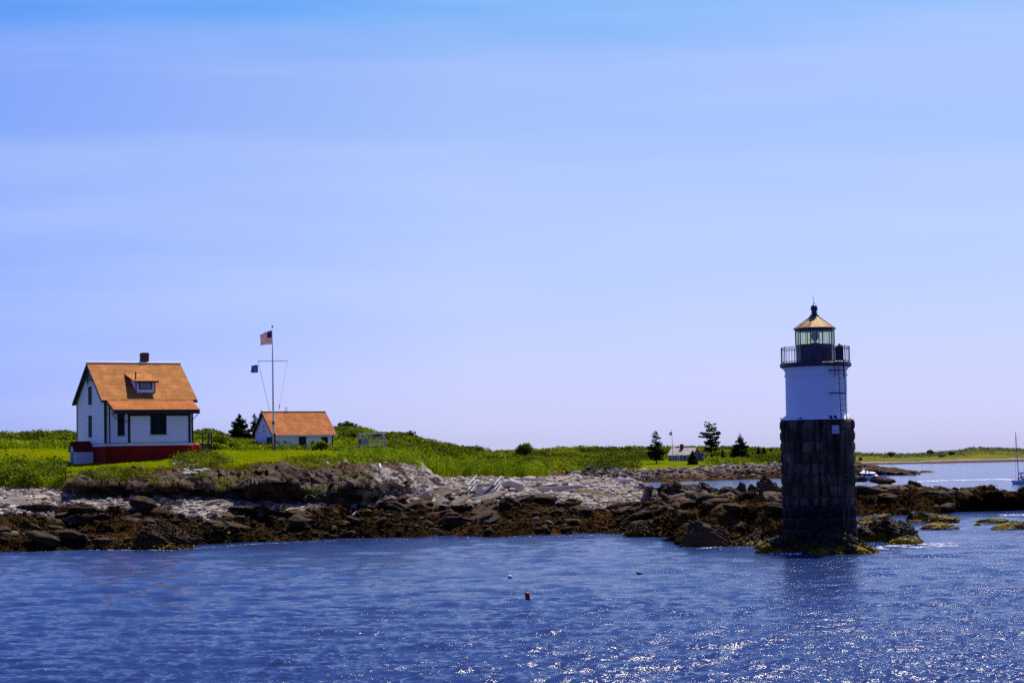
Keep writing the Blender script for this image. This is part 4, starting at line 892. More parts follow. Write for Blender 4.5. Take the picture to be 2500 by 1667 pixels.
def window(parent, x, y, z0, z1, wd, face, sashes=1, frame_mat=None, pane=None, hood=True, fr=.10, sill=None):
    """a window on a wall; face is the outward direction angle in the local frame"""
    fm = frame_mat or dark_trim; pm = pane or glass_dark; M = Matrix.Rotation(face, 4, 'Z')    # local: +x outwards, y across
    def T(mb, lo, hi): mb.box(lo, hi, M, (x, y, 0))
    f = MB()
    T(f, (0, -wd / 2 - fr, z0), (.06, -wd / 2, z1)); T(f, (0, wd / 2, z0), (.06, wd / 2 + fr, z1)); T(f, (0, -wd / 2 - fr, z1), (.08, wd / 2 + fr, z1 + fr * 1.2))
    T(f, (0, -wd / 2 - fr - .03, z0 - .09), (.13, wd / 2 + fr + .03, z0))
    if hood: T(f, (0, -wd / 2 - fr - .05, z1 + fr * 1.2), (.15, wd / 2 + fr + .05, z1 + fr * 1.2 + .05))
    T(f, (0, -wd / 2, (z0 + z1) / 2 - .025), (.045, wd / 2, (z0 + z1) / 2 + .025))
    for k in range(1, sashes): T(f, (0, -wd / 2 + wd * k / sashes - .05, z0 - (.12 if sashes > 1 else 0)), (.07, -wd / 2 + wd * k / sashes + .05, z1))
    o = f.build('window', fm, parent); p_ = MB(); T(p_, (.005, -wd / 2, z0), (.025, wd / 2, z1)); p_.build('pane', pm, o); return o
Wz = lambda px_, py_, Y: pt(px_, py_, Y)[2] - hb[2]
window(H, 0, ym + .2, Wz(224, 985, 207), Wz(224, 948, 207), .80, math.pi)
window(H, 0, ym + .2, Wz(224, 1064, 207), Wz(224, 1019, 207), .80, math.pi)
ca = math.atan2(-1.35, -BO) ; cx, cy = A1 - 1.35 + 1.35 * .60, -BO * .60
window(H, cx, cy, Wz(294, 1061, 202), Wz(294, 1014, 202), .62, math.atan2(-1.35, -BO) if False else math.pi + math.atan2(1.35, BO))
window(H, (A1 + A2) / 2 - .1, -BO, Wz(386, 1058, 203), Wz(386, 1015, 203), 1.42, -math.pi / 2, 2)
window(H, L_ - .3 - (L_ - .3 - A2) * .45, -BO * .45, Wz(467, 1060, 206), Wz(467, 1013, 206), .55, -math.atan2(L_ - .3 - A2, BO) if False else -math.atan2(L_ - .3 - A2, BO) + 0)
# dormer
D1, D2 = 3.35, 5.32
def yroof(z): return ym - (ZR - z) / tanm
zb = ZR - .80 * (ZR - ZT); yf = yroof(zb) ; zf = zb + 1.12
dm = MB(); yb = yroof(zf + .35) + .3
dm.add([(D1, yf, zb - .3), (D2, yf, zb - .3), (D2, yf, zf), (D1, yf, zf), (D1, yb, zf + .3), (D2, yb, zf + .3), (D1, yb, zf - .8), (D2, yb, zf - .8)], [(0, 1, 2, 3), (3, 2, 5, 4), (1, 7, 5, 2), (6, 0, 3, 4), (6, 7, 1, 0), (7, 6, 4, 5)])
dw = dm.build('dormer', white_side, H)
ztop = ZR - .30 * (ZR - ZT)
MB().slab([(D1 - .33, yf - .32, zf + .02), (D2 + .30, yf - .32, zf + .02), (D2 + .22, yroof(ztop) + .06, ztop + .06), (D1 - .40, yroof(ztop) + .06, ztop + .06)], .09).build('dormer_roof', roof_main, dw)
dt = MB(); dt.box((D1 - .32, yf - .34, zf - .16), (D2 + .29, yf - .29, zf - .06)); dt.box((D1 - .03, yf - .03, zb - .1), (D1 + .07, yf + .04, zf - .02)); dt.box((D2 - .07, yf - .03, zb - .1), (D2 + .03, yf + .04, zf - .02)); dt.box((D1, yf - .03, zf - .14), (D2, yf - .0, zf - .03))
dt.build('dormer_trim', dark_trim, dw)
f = MB(); wx0, wx1, wz0, wz1 = D1 + .38, D2 - .40, zf - .72, zf - .16
for a, b_ in (((wx0 - .09, wz0 - .09), (wx1 + .09, wz0)), ((wx0 - .09, wz1), (wx1 + .09, wz1 + .06)), ((wx0 - .09, wz0), (wx0, wz1)), ((wx1, wz0), (wx1 + .09, wz1))): f.box((a[0], yf - .06, a[1]), (b_[0], yf - .002, b_[1]))
fo = f.build('dormer_window', dark_trim, dw); MB().box((wx0, yf - .03, wz0), (wx1, yf - .004, wz1)).build('pane', glass_grey, fo) if False else MB().box((wx0, yf - .03, wz0), (wx1, yf - .004, wz1)).build('dormer_pane', glass_grey, dw)
MB().tube([(D1 + .02, yf + .15, zf + .1), (D1 + .05, yf + .2, zf + .35), (D1 + .05, yf + .2, zf + .95)], .07, 10).build('vent_pipe', black_iron, H)
ch = MB(); cx0 = 5.35; ch.box((cx0, ym + .15, ZR - 1.), (cx0 + .75, ym + .85, ZR + 1.05)); ch.box((cx0 - .03, ym + .12, ZR + .85), (cx0 + .78, ym + .88, ZR + .97)); ch.box((cx0 + .1, ym + .25, ZR + 1.05), (cx0 + .65, ym + .75, ZR + 1.1))
ch.build('chimney', chim, roof)
# low gabled cellar entry at the front gable corner
ce = MB(); Xc = -1.9
cw, c0, c1, cl = 1.15, ym - .9, ym + .9, .0
hz = ZS - .55
pp = [(c0, -1.2), (c1, -1.2), (c1, hz), ((c0 + c1) / 2, hz + .78), (c0, hz)]
ce = MB(); nn_ = 5; vs = [(Xc, y, z) for y, z in pp] + [(-.07, y, z) for y, z in pp]
ce.add(vs, [tuple(range(nn_)), tuple(range(2 * nn_ - 1, nn_ - 1, -1))] + [((i + 1) % 5, i, i + 5, (i + 1) % 5 + 5) for i in range(5)])
co = ce.build('cellar_entry', siding('board_and_batten', (.72, .72, .72), 50), H)
bt = MB()
for k in range(7): bt.box((Xc + .12 + k * .28, c0 - .03, -1.2), (Xc + .16 + k * .28, c0, hz - .02))
bt.build('batten', white_paint, co)
cr_ = MB(); cr_.slab([(Xc - .15, c0 - .15, hz - .14), (-.08, c0 - .15, hz - .14), (-.08, (c0 + c1) / 2, hz + .86), (Xc - .15, (c0 + c1) / 2, hz + .86)], .07); cr_.slab([(-.08, c1 + .15, hz - .14), (Xc - .15, c1 + .15, hz - .14), (Xc - .15, (c0 + c1) / 2, hz + .86), (-.08, (c0 + c1) / 2, hz + .86)], .07)
cr_.build('cellar_roof', roof_dark, co); MB().box((Xc - .03, c0 + .35, -1.1), (Xc - .002, c1 - .35, hz - .1)).build('cellar_door', plain('grey_door', (.20, .20, .26), .6), co)
# wooden deck beyond the far end of the house
dk = thing('wooden_deck', 'dark wooden deck with open railing at the far end of the keeper house', 'deck', pt(494, 1112, 214) - np.array([0, 0, .3]), R(15))
zd = .3; MB().box((-2.6, -.3, zd + 1.15), (.95, 2.2, zd + 1.25)).build('deck_floor', wood_grey, dk)
sk_ = MB(); 
for k in range(11): sk_.box((-.95 + k * .175, -.36, zd - .5), (-.95 + k * .175 + .15, -.33, zd + 1.25))
sk_.build('plank_skirt', dark_trim, dk)
rl = MB()
for x in (-1.0, .0, .9): rl.box((x - .06, -.36, zd - .5), (x + .06, -.24, zd + 2.35))
for x in (.9,): rl.box((x - .06, 2.05, zd - .5), (x + .06, 2.17, zd + 2.35))
for z in (2.33, 1.75): rl.box((-2.0, -.35, zd + z - .04), (.97, -.26, zd + z + .04)); rl.box((.86, -.3, zd + z - .04), (.95, 2.15, zd + z + .04))
rl.build('deck_railing', dark_trim, dk)
tk = thing('fuel_tank', 'rounded red tank beside the deck of the keeper house', 'tank', pt(479, 1118, 209), R(20))
MB().lathe([(.02, .35), (.3, .38), (.42, .5), (.45, .8), (.45, 1.15), (.40, 1.35), (.25, 1.48), (.02, 1.52)], 18).build('tank_shell', plain('red_paint', (.32, .02, .01), .4), tk, True)
l_ = MB(); [l_.bar((x, y, -.4), (x, y, .45), .06) for x in (-.25, .25) for y in (-.25, .25)]; l_.build('tank_stand', black_iron, tk)

# ------------------------------------------------------------------ boathouse
BT = R(33.69); bl, bw_, be, bo_ = 8.828, 5.112, .311, .539; bb_ = np.array([-31.268, 270., 7.572]); bzr, bzt = 12.679 - 7.572, 9.551 - 7.572
B = thing('boathouse', 'low white boathouse with an orange shingle roof behind the flagpole', 'building', bb_, BT)
bt_ = (bzr - bzt) / (bw_ / 2 + bo_); bm_ = bw_ / 2; bz = lambda y: bzr - abs(y - bm_) * bt_
w = MB(); g5 = [(0, -.6), (bw_, -.6), (bw_, bz(bw_) - .15), (bm_, bzr - .15), (0, bz(0) - .15)]
w.add([(0, y, z) for y, z in g5] + [(bl, y, z) for y, z in g5], [tuple(range(5)), tuple(range(9, 4, -1))] + [((i + 1) % 5, i, i + 5, (i + 1) % 5 + 5) for i in range(5)]); w.build('wall', white_side, B)
r_ = MB(); r_.slab([(-be, -bo_, bzt), (bl + be, -bo_, bzt), (bl + be, bm_, bzr), (-be, bm_, bzr)], .12); r_.slab([(bl + be, bw_ + bo_, bzt), (-be, bw_ + bo_, bzt), (-be, bm_, bzr), (bl + be, bm_, bzr)], .12)
br_ = r_.build('roof', roof_boat, B); MB().tube([(-be, bm_, bzr + .02), (bl + be, bm_, bzr + .02)], .11, 12).build('ridge_cap', bpy.data.materials['ridge_metal'], br_)
t_ = MB(); t_.box((-be, -bo_ - .03, bzt - .16), (bl + be, -bo_ + .02, bzt - .02)); t_.build('fascia', white_paint, B)
t_ = MB()
for x in (-be, bl + be):
    for ye in (-bo_, bw_ + bo_): t_.bar((x, ye, bzt - .14), (x, bm_, bzr - .15), .05, .20)
for ye in (-bo_, bw_ + bo_): t_.bar((-be + .16, ye, bzt - .15), (-be + .16, bm_, bzr - .17), .3, .03)
t_.box((bl - .12, -.04, -.5), (bl + .04, .06, bz(0) - .17)); t_.build('barge_board', dark_trim, B)
def opening(parent, nm, x0, x1, z0, z1, mat, y=-.03, fr=.1, fm=None, thru='x'):
    f = MB(); fm = fm or white_paint
    def bx(a, b_, c, d, o0, o1):
        if thru == 'x': f.box((a, o0, c), (b_, o1, d))
        else: f.box((o0, a, c), (o1, b_, d))
    bx(x0 - fr, x0, z0, z1 + fr, y - .02, -.001); bx(x1, x1 + fr, z0, z1 + fr, y - .02, -.001); bx(x0, x1, z1, z1 + fr, y - .02, -.001)
    if z0 > .3: bx(x0 - fr, x1 + fr, z0 - fr, z0, y - .05, -.001)
    o = f.build(nm, fm, parent); f = MB(); bx(x0, x1, z0, z1, y, -.0015); f.build('leaf' if 'door' in nm else 'pane', mat, o); return o
opening(B, 'door', 3.75, 4.85, -.1, 1.72, plain('black_door', (.016, .014, .02), .5), fm=white_paint)
opening(B, 'window', 7.15, 8.0, .82, 1.6, glass_dark, fm=dark_trim, fr=.06)
opening(B, 'side_door', .15, 1.75, -.1, 1.72, plain('navy_door', (.05, .05, .09), .6), thru='y', fm=white_paint, fr=.08)
sg = MB(); sg.box((-.04, 2.05, 2.55), (-.001, 2.95, 3.45)); so_ = sg.build('gable_hatch', white_paint, B)
MB().box((-.10, 2.0, 2.5), (-.041, 3.0, 2.55)).build('hatch_ledge', dark_trim, so_); f = MB(); f.box((-.06, 2.38, 2.95), (-.041, 2.62, 3.3)); f.box((-.065, 2.44, 3.15), (-.061, 2.56, 3.24)); f.build('hatch_emblem', plain('red_mark', (.45, .12, .10), .6), so_)
wv = MB(); wx_ = 3.35; wv.tube([(wx_, bm_, bzr), (wx_, bm_, bzr + .62)], .02, 6); wv.bar((wx_ - .28, bm_, bzr + .42), (wx_ + .30, bm_, bzr + .42), .03); wv.box((wx_ - .1, bm_ - .06, bzr + .05), (wx_ + .1, bm_ + .06, bzr + .13)); wv.bar((wx_, bm_ - .2, bzr + .30), (wx_, bm_ + .2, bzr + .30), .025)
wv.add([(wx_ - .30, bm_ - .01, bzr + .36), (wx_ - .12, bm_ - .01, bzr + .42), (wx_ - .30, bm_ - .01, bzr + .50), (wx_ - .30, bm_ + .01, bzr + .36), (wx_ - .12, bm_ + .01, bzr + .42), (wx_ - .30, bm_ + .01, bzr + .50)], [(0, 1, 2), (5, 4, 3), (0, 3, 4, 1), (1, 4, 5, 2), (2, 5, 3, 0)]); wv.build('weather_vane', black_iron, br_)

# ------------------------------------------------------------------ flagpole and flags
fp = pt(668, 1099, 258); fs = 258 / F; zp = lambda y: (1099 - y) * fs
FP = thing('flagpole', 'tall white flagpole with a crossed yard in front of the boathouse', 'flagpole', fp)
MB().tube([(0, 0, -.5), (0, 0, zp(1035)), (0, 0, zp(880)), (0, 0, zp(798))], [.13, .12, .085, .04], 12).build('pole', white_paint, FP, True)
MB().lathe([(.01, 0), (.09, .05), (.12, .14), (.09, .23), (.01, .27)], 12, (0, 0, zp(799))).build('finial', black_iron, FP, True)
MB().tube([(-1.86, 0, zp(881)), (1.86, 0, zp(881))], [.04, .04], 8).build('yard', wood_tan, FP)
tb = MB(); tb.box((-.22, -.14, -.4), (-.14, .14, zp(1060))); tb.box((.06, -.14, -.4), (.26, .14, zp(1058))); tb.build('tabernacle', black_iron, FP)
MB().bar((.3, 0, zp(1076)), (1.2, 0, .05), .09).build('brace', black_iron, FP)
MB().lathe([(.14, 0), (.17, .05), (.17, .3), (.14, .36)], 12, (0, 0, zp(1036))).build('collar', plain('green_bronze', (.10, .12, .05), .5), FP)
hl = MB(); zy = zp(882)
for x0, x1 in ((-1.84, -.42), (-1.76, -.36), (1.84, .62)): hl.tube([(x0, 0, zy), (x1, -.02, zp(1008))], .012, 4)
hl.tube([(.0, -.08, zp(806)), (.10, -.16, zp(1050))], .008, 4); hl.build('halyard', wood_pale, FP); 
bk_ = MB(); bk_.tube([(.80, -.02, zp(988)), (.74, -.02, zp(998))], .05, 6); bk_.build('halyard_block', wood_tan, FP)
red = plain('flag_red', (.62, .04, .04), .8, .05); whi = plain('flag_white', (.80, .78, .75), .8, .03); blu = plain('flag_blue', (.05, .04, .26), .8, .05); blu2 = plain('state_flag_blue', (.14, .12, .60), .8, .08)
for q_ in (red, whi, blu, blu2):          # thin bunting lets the sun through
    nt = q_.node_tree; b_ = nt.nodes['Principled BSDF']; t_ = N(nt, 'ShaderNodeBsdfTranslucent'); nt.links.new(b_.inputs['Base Color'].links[0].from_socket, t_.inputs[0]); m_ = N(nt, 'ShaderNodeMixShader'); m_.inputs[0].default_value = .5
    nt.links.new(b_.outputs[0], m_.inputs[1]); nt.links.new(t_.outputs[0], m_.inputs[2]); nt.links.new(m_.outputs[0], nt.nodes['Material Output'].inputs[0])
def flag_surface(hoist, fly, swing, sag, wav, seed):
    """point and normal of a cloth streaming from its hoist; u 0..1 along the fly, v 0..1 downwards"""
    def S(u, v):
        x = -fly * u * math.cos(swing); y = fly * u * math.sin(swing) + wav * math.sin(u * 7 + v * 1.5 + seed) * min(1, u * 3)
        z = -hoist * v * (1 - .10 * u) - sag * u ** 1.3 * (1 - .6 * v) - .25 * wav * math.sin(u * 9 + seed) * u; x += .35 * wav * math.sin(v * 5 + u * 4 + seed) * u
        return Vector((x, y, z))
    return S
def cloth(name, label, S, nu, nv, cell, mats, at, stars=()):
    me = bpy.data.meshes.new(name); vs = [S(i / nu, j / nv) for j in range(nv + 1) for i in range(nu + 1)]; fs = []; mi = []
    for j in range(nv):
        for i in range(nu): a = j * (nu + 1) + i; fs.append((a, a + nu + 1, a + nu + 2, a + 1)); mi.append(cell((i + .5) / nu, (j + .5) / nv))
    for k, (cu, cv, ru, rv, n, m_) in enumerate(stars):
        for side in (.012, -.012):
            base = len(vs); ring = []
            for q in range(2 * n if n == 5 else n):
                r_ = 1 if (q % 2 == 0 or n != 5) else .42; a = -math.pi / 2 + q * 2 * math.pi / (2 * n if n == 5 else n); u, v = cu + ru * r_ * math.cos(a), cv + rv * r_ * math.sin(a)
                p0 = S(u, v); du = S(u + .01, v) - p0; dv = S(u, v + .01) - p0; nn = du.cross(dv).normalized(); ring.append(p0 + nn * side)
            vs += ring; fs.append(tuple(range(base, base + len(ring)))); mi.append(m_)
    me.from_pydata(vs, [], fs); me.update(); me.polygons.foreach_set('material_index', mi); me.polygons.foreach_set('use_smooth', [True] * len(fs))
    o = link(name, me, mats); o.location = V(at); sm = o.modifiers.new('thickness', 'SOLIDIFY'); sm.thickness = .006; sm.offset = 0; return tag(o, label, 'flag')
S = flag_surface(1.72, 2.3, R(44), .42, .10, .4)
st = []
for r_i in range(9):
    for c_i in range(6 if r_i % 2 == 0 else 5): st.append((.4 * (c_i * 2 + 1 + (r_i % 2)) / 12, (7 / 13) * (r_i + 1) / 10, .012, .022, 5, 1))
cloth('national_flag', 'striped flag with starry blue corner flying from the top of the flagpole', S, 40, 26, lambda u, v: 2 if (u < .4 and v < 7 / 13) else (0 if int(v * 13) % 2 == 0 else 1), [red, whi, blu], fp + np.array([-.06, 0, zp(806)]), st)
S = flag_surface(.98, 1.25, R(40), .06, .14, 2.0)
cloth('state_flag', 'small blue flag with a pale crest hanging from the yard arm', S, 24, 16, lambda u, v: 0, [blu2, whi, plain('crest_green', (.10, .22, .08), .8), plain('crest_buff', (.55, .42, .25), .8)], fp + np.array([-1.84, 0, zp(890)]),
      [(.5, .5, .13, .20, 8, 3), (.5, .52, .08, .14, 4, 2), (.5, .2, .05, .08, 5, 1), (.5, .80, .18, .05, 6, 1), (.34, .52, .05, .17, 6, 1), (.66, .52, .05, .17, 6, 1)])

# ------------------------------------------------------------------ white timber frame with winch gear
tf0 = pt(874, 1108, 252); q_ = 252 / F
T = thing('timber_gantry', 'weathered white timber frame with equipment boxes standing in the weeds', 'frame', tf0)
X = lambda p_: (p_ - 874) * q_; Zt = lambda y: (1108 - y) * q_
for x0, x1, yd, tp in ((874, 878.5, 0, 1066), (876, 879, 1.1, 1058), (935, 938.5, .35, 1058), (938, 942, 0, 1066)): MB().box((X(x0), yd, -.6), (X(x1), yd + .2, Zt(tp))).build('post', wood_pale, T)
for y_, z_, th_ in ((1058, 0, .13), ): MB().box((X(875), .0, Zt(1059.3)), (X(940.5), .22, Zt(1056.5))).build('top_beam', white_paint, T)
for y_ in (1067, 1071): MB().box((X(877), .05, Zt(y_ + 1)), (X(938), .12, Zt(y_ - .6))).build('rail', wood_pale, T)
for y_ in (1075.2, 1084.6): MB().box((X(898), .04, Zt(y_ + 1)), (X(936), .18, Zt(y_ - .9))).build('rail', white_paint, T)
MB().box((X(892), .0, Zt(1095)), (X(925), .4, Zt(1090))).build('winch_bed', plain('slate_blue', (.10, .11, .17), .6), T)
gx = MB(); gx.box((X(877), -.12, Zt(1085)), (X(899), -.02, Zt(1072))); go = gx.build('control_panel', plain('grey_panel', (.36, .37, .42), .5), T)
g2 = MB(); g2.box((X(892), -.35, Zt(1080.5)), (X(898), -.12, Zt(1073.5))); g2.build('meter_box', plain('blue_grey', (.30, .32, .40), .5), go); g2 = MB(); g2.tube([(X(883), -.3, Zt(1077)), (X(892), -.3, Zt(1076))], .17, 10); g2.build('motor', wood_tan, go)
g2 = MB(); g2.tube([(X(879.5), -.3, -.4), (X(879.5), -.3, Zt(1076))], .05, 8); g2.tube([(X(876.5), -.3, Zt(1077)), (X(881.5), -.3, Zt(1077))], .13, 10); g2.build('exhaust_pipe', black_iron, T)
for k, (a, b_) in enumerate((((940.5, 1099), (943, 1108)), ((943, 1100), (946.5, 1108)))): MB().bar((X(a[0]), -.5, Zt(a[1])), (X(b_[0]), -.6, Zt(b_[1])), .06, .05).build('white_stake', white_paint, T)
MB().box((X(874), .0, -.9), (X(942), 1.3, -.55)).build('sill_timber', wood_grey, T)

# ------------------------------------------------------------------ lighthouse
LY = 119.; lc = pt(1997, 1117, LY); LX = lc[0]; zb0 = .3
def lz(y): return float(pt(1996, y, LY)[2]) - zb0
LH = thing('lighthouse', 'lighthouse with white tower and black lantern on a dark granite base in the water', 'lighthouse', (LX, LY, zb0))
granite, nt, b = newmat('granite'); oi = N(nt, 'ShaderNodeAttribute', attribute_name='tint'); sp = N(nt, 'ShaderNodeSeparateColor'); nt.links.new(oi.outputs['Color'], sp.inputs[0])
pos = N(nt, 'ShaderNodeNewGeometry').outputs['Position']; sz_ = N(nt, 'ShaderNodeSeparateXYZ'); nt.links.new(pos, sz_.inputs[0])
c = rampn(nt, sp.outputs[0], [(0, (.085, .054, .030)), (.5, (.12, .082, .046)), (1, (.19, .135, .08))])
mpn = N(nt, 'ShaderNodeMapping'); mpn.inputs['Scale'].default_value = (3.2, 3.2, .45); nt.links.new(pos, mpn.inputs[0])
c = mixc(nt, rampn(nt, noise(nt, 1.0, 5, .65, mpn.outputs[0]), [(.38, 0.), (.56, .95)]), c, (.014, .011, .009))          # runs of black lichen
c = mixc(nt, rampn(nt, noise(nt, 1.4, 4, .6, mpn.outputs[0], 1.), [(.58, 0.), (.68, .6)]), c, (.20, .085, .025))         # rust and iron stain
wet = N(nt, 'ShaderNodeMath', operation='MULTIPLY_ADD'); nt.links.new(noise(nt, .9, 4, .6, pos), wet.inputs[0]); wet.inputs[1].default_value = 1.6; nt.links.new(sz_.outputs['Z'], wet.inputs[2])
wr = N(nt, 'ShaderNodeMapRange'); nt.links.new(wet.outputs[0], wr.inputs[0]); wr.inputs[1].default_value = 3.35; wr.inputs[2].default_value = 3.65; wr.inputs[3].default_value = 1; wr.inputs[4].default_value = 0
c = mixc(nt, wr.outputs[0], c, mixc(nt, rampn(nt, noise(nt, 3, 4, .6, pos), [(.5, 0.), (.75, 1.)]), (.008, .008, .008), (.03, .03, .028)))   # wet tidal band
nt.links.new(c, b.inputs['Base Color']); b.inputs['Roughness'].default_value = .8; bump(nt, b, noise(nt, 7, 6, .7, pos), .8, .04)
st_top = lz(1024); ncs = 13; zlo = -.9; ch_ = (st_top - zlo) / ncs
gbr = np.random.default_rng(5); V_ = []; F_ = []; T_ = []
def block(a0, a1, z0, z1, r, bul, tint):
    n1 = 7; base = len(V_); gr = []
    for j in range(5):
        zz = z0 + (z1 - z0) * (.04 + .92 * j / 4)
        for i in range(n1):
            a = a0 + (a1 - a0) * (.015 + .97 * i / (n1 - 1)); e = min(i, n1 - 1 - i, 1) * min(j, 4 - j, 1)
            rr = r - .05 + (.05 + bul * (.7 + .6 * gbr.random())) * e; V_.append((rr * math.cos(a), rr * math.sin(a), zz)); T_.append(tint)
    for j in range(4):
        for i in range(n1 - 1): q = base + j * n1 + i; F_.append((q, q + 1, q + 1 + n1, q + n1))
for k in range(ncs):
    z0 = zlo + k * ch_; z1 = z0 + ch_; r = 2.12 + .0 * k - .03 * (1 - k / ncs); top_ = k == ncs - 1; nb = 12; off = (k % 2) * .5 + gbr.uniform(-.15, .15)
    cuts = [(i + off + gbr.uniform(-.22, .22)) * 2 * math.pi / nb for i in range(nb)]; cuts.append(cuts[0] + 2 * math.pi)
    for i in range(nb): block(cuts[i], cuts[i + 1], z0, z1, r, .018, float(gbr.random()))
me = rawmesh('stone_blocks', np.array(V_), np.array(F_)); t_ = np.array(T_); vattr(me, 'tint', np.stack([t_, t_, t_], 1)); me.materials.append(granite); sb = link('stone_base', me, None, LH)
MB().lathe([(2.05, zlo), (2.07, st_top - .02), (.5, st_top)], 40).build('mortar_core', plain('dark_mortar', (.035, .03, .028), .9), sb)
wtower, nt, b = newmat('painted_brick'); pos = N(nt, 'ShaderNodeNewGeometry').outputs['Position']; mpn = N(nt, 'ShaderNodeMapping'); mpn.inputs['Scale'].default_value = (4, 4, .5); nt.links.new(pos, mpn.inputs[0])
c = mixc(nt, rampn(nt, noise(nt, 1.1, 5, .6, mpn.outputs[0]), [(.66, 0.), (.76, .35)]), (.82, .81, .79), (.45, .36, .22)); c = mixc(nt, rampn(nt, noise(nt, 5, 5, .7, pos), [(.66, 0.), (.74, .5)]), c, (.35, .33, .32))
nt.links.new(c, b.inputs['Base Color']); b.inputs['Roughness'].default_value = .6; bump(nt, b, noise(nt, 14, 4, .6, pos), .5, .01)
zg = lz(886)
prof = [(2.06, st_top - .02), (2.02, lz(1023)), (1.76, lz(1012)), (1.755, lz(1011.5)), (1.74, lz(919)), (1.80, lz(918.5)), (1.80, lz(915)), (1.75, lz(914)), (1.76, lz(905)), (1.84, lz(902)), (1.84, lz(900)), (1.92, lz(898)), (1.92, lz(896.5)), (1.0, lz(896))]
tw = MB().lathe(prof, 64).build('brick_tower', wtower, LH, 'auto')
MB().lathe([(1.2, lz(897)), (1.98, lz(896.8)), (2.04, lz(894)), (2.04, lz(888)), (1.99, lz(886)), (.3, lz(885.8))], 40).build('gallery_deck', black_iron, LH, 'auto')
rr = 1.95; zr = zg + .88; ra = MB()
ring = lambda r, z, t: ra.tube([(r * math.cos(a), r * math.sin(a), z) for a in np.linspace(0, 2 * math.pi, 49)], t, 6, False)
ring(rr, zr, .022); ring(rr, zg + .07, .018); ring(rr, zr - .10, .012)
for k in range(54):
    a = 2 * math.pi * k / 54; th_ = .024 if k % 6 == 0 else .011
    ra.tube([(rr * math.cos(a), rr * math.sin(a), zg - .04), (rr * math.cos(a), rr * math.sin(a), zr + (.07 if k % 6 == 0 else 0))], th_, 5)
ra.build('gallery_railing', black_iron, LH)
ph = -R(39); RL = 1.10; z1 = lz(843); z2 = lz(803.5)
navy = plain('navy_iron', (.022, .022, .045), .35, .4, 3, spec=.5)
MB().lathe([(RL, zg), (RL, z1), (RL + .03, z1), (RL + .03, z1 + .04), (RL - .03, z1 + .05)], 10, ph=ph).build('lantern_parapet', navy, LH)
mu = MB()
for k in range(10):
    a = ph + 2 * math.pi * k / 10; mu.tube([(RL * math.cos(a), RL * math.sin(a), z1), (RL * math.cos(a), RL * math.sin(a), z2)], .034, 6)
    a2 = a + math.pi / 10; r2 = RL * math.cos(math.pi / 10); mu.tube([(r2 * math.cos(a2), r2 * math.sin(a2), z1), (r2 * math.cos(a2), r2 * math.sin(a2), z2 - .12)], .014, 5)
mu.lathe([(RL - .06, z2 - .14), (RL + .02, z2 - .14), (RL + .02, z2), (RL - .06, z2)], 10, ph=ph) if False else None
for k in range(10):
    a = ph + 2 * math.pi * k / 10; a2 = a + 2 * math.pi / 10
    mu.bar((RL * math.cos(a), RL * math.sin(a), z2 - .06), (RL * math.cos(a2), RL * math.sin(a2), z2 - .06), .04, .13)
mu.build('glazing_frame', black_iron, LH)
gm = bpy.data.materials.new('lantern_glass'); gm.use_nodes = True; nt = gm.node_tree; nt.nodes.clear(); tp = N(nt, 'ShaderNodeBsdfTransparent'); gl = N(nt, 'ShaderNodeBsdfGlossy'); ms = N(nt, 'ShaderNodeMixShader'); ou = N(nt, 'ShaderNodeOutputMaterial')
gp = N(nt, 'ShaderNodeNewGeometry').outputs['Position']; tc_ = rampn(nt, noise(nt, 1.3, 2, .5, gp), [(.35, (.90, .97, .95)), (.6, (.96, .96, .74))]); nt.links.new(tc_, tp.inputs[0]); gl.inputs['Roughness'].default_value = .08
ms.inputs[0].default_value = .10; nt.links.new(tp.outputs[0], ms.inputs[1]); nt.links.new(gl.outputs[0], ms.inputs[2]); nt.links.new(ms.outputs[0], ou.inputs[0])
for k in range(10):
    a = ph + 2 * math.pi * k / 10; a2 = a + 2 * math.pi / 10; g = MB(); r_ = RL - .01
    A = Vector((r_ * math.cos(a), r_ * math.sin(a), z1 + .03)); B_2 = Vector((r_ * math.cos(a2), r_ * math.sin(a2), z1 + .03)); g.bar((A + B_2) / 2 + Vector((0, 0, 0)), (A + B_2) / 2 + Vector((0, 0, z2 - z1 - .12)), (B_2 - A).length, .008, (math.cos((a + a2) / 2), math.sin((a + a2) / 2), 0)); g.build('glass_pane', gm, LH)
lrm, nt, b = newmat('lantern_roof_metal'); f = noise(nt, 4, 5, .65); nt.links.new(rampn(nt, f, [(.35, (.20, .13, .06)), (.65, (.50, .34, .13))]), b.inputs['Base Color']); b.inputs['Metallic'].default_value = .25; nt.links.new(rampn(nt, f, [(.3, .55), (.7, .68)]), b.inputs['Roughness'])
re_ = 1.19; zt_ = lz(770)
lr = MB().lathe([(re_ - .12, z2 - .01), (re_, z2 + .0), (re_ + .0, z2 + .05), (.16, zt_)], 10, ph=ph).build('lantern_roof', lrm, LH)
ev = MB()
for k in range(10):
    a = ph + 2 * math.pi * k / 10; a2 = a + 2 * math.pi / 10; p0 = Vector((re_ * math.cos(a), re_ * math.sin(a), z2 + .02)); p1 = Vector((re_ * math.cos(a2), re_ * math.sin(a2), z2 + .02)); ev.bar(p0, p1, .05, .08)
    ev.bar(p0 + Vector((0, 0, .03)), (.16 * math.cos(a), .16 * math.sin(a), zt_ + .01), .025, .02)
ev.build('roof_rib', black_iron, lr)
MB().lathe([(.27, zt_ - .10), (.25, zt_ + .02), (.16, zt_ + .06), (.16, zt_ + .13), (.22, zt_ + .17), (.12, zt_ + .20), (.19, zt_ + .30), (.205, zt_ + .40), (.18, zt_ + .52), (.10, zt_ + .60), (.03, zt_ + .63)], 20).build('ventilator_ball', navy, lr, True)
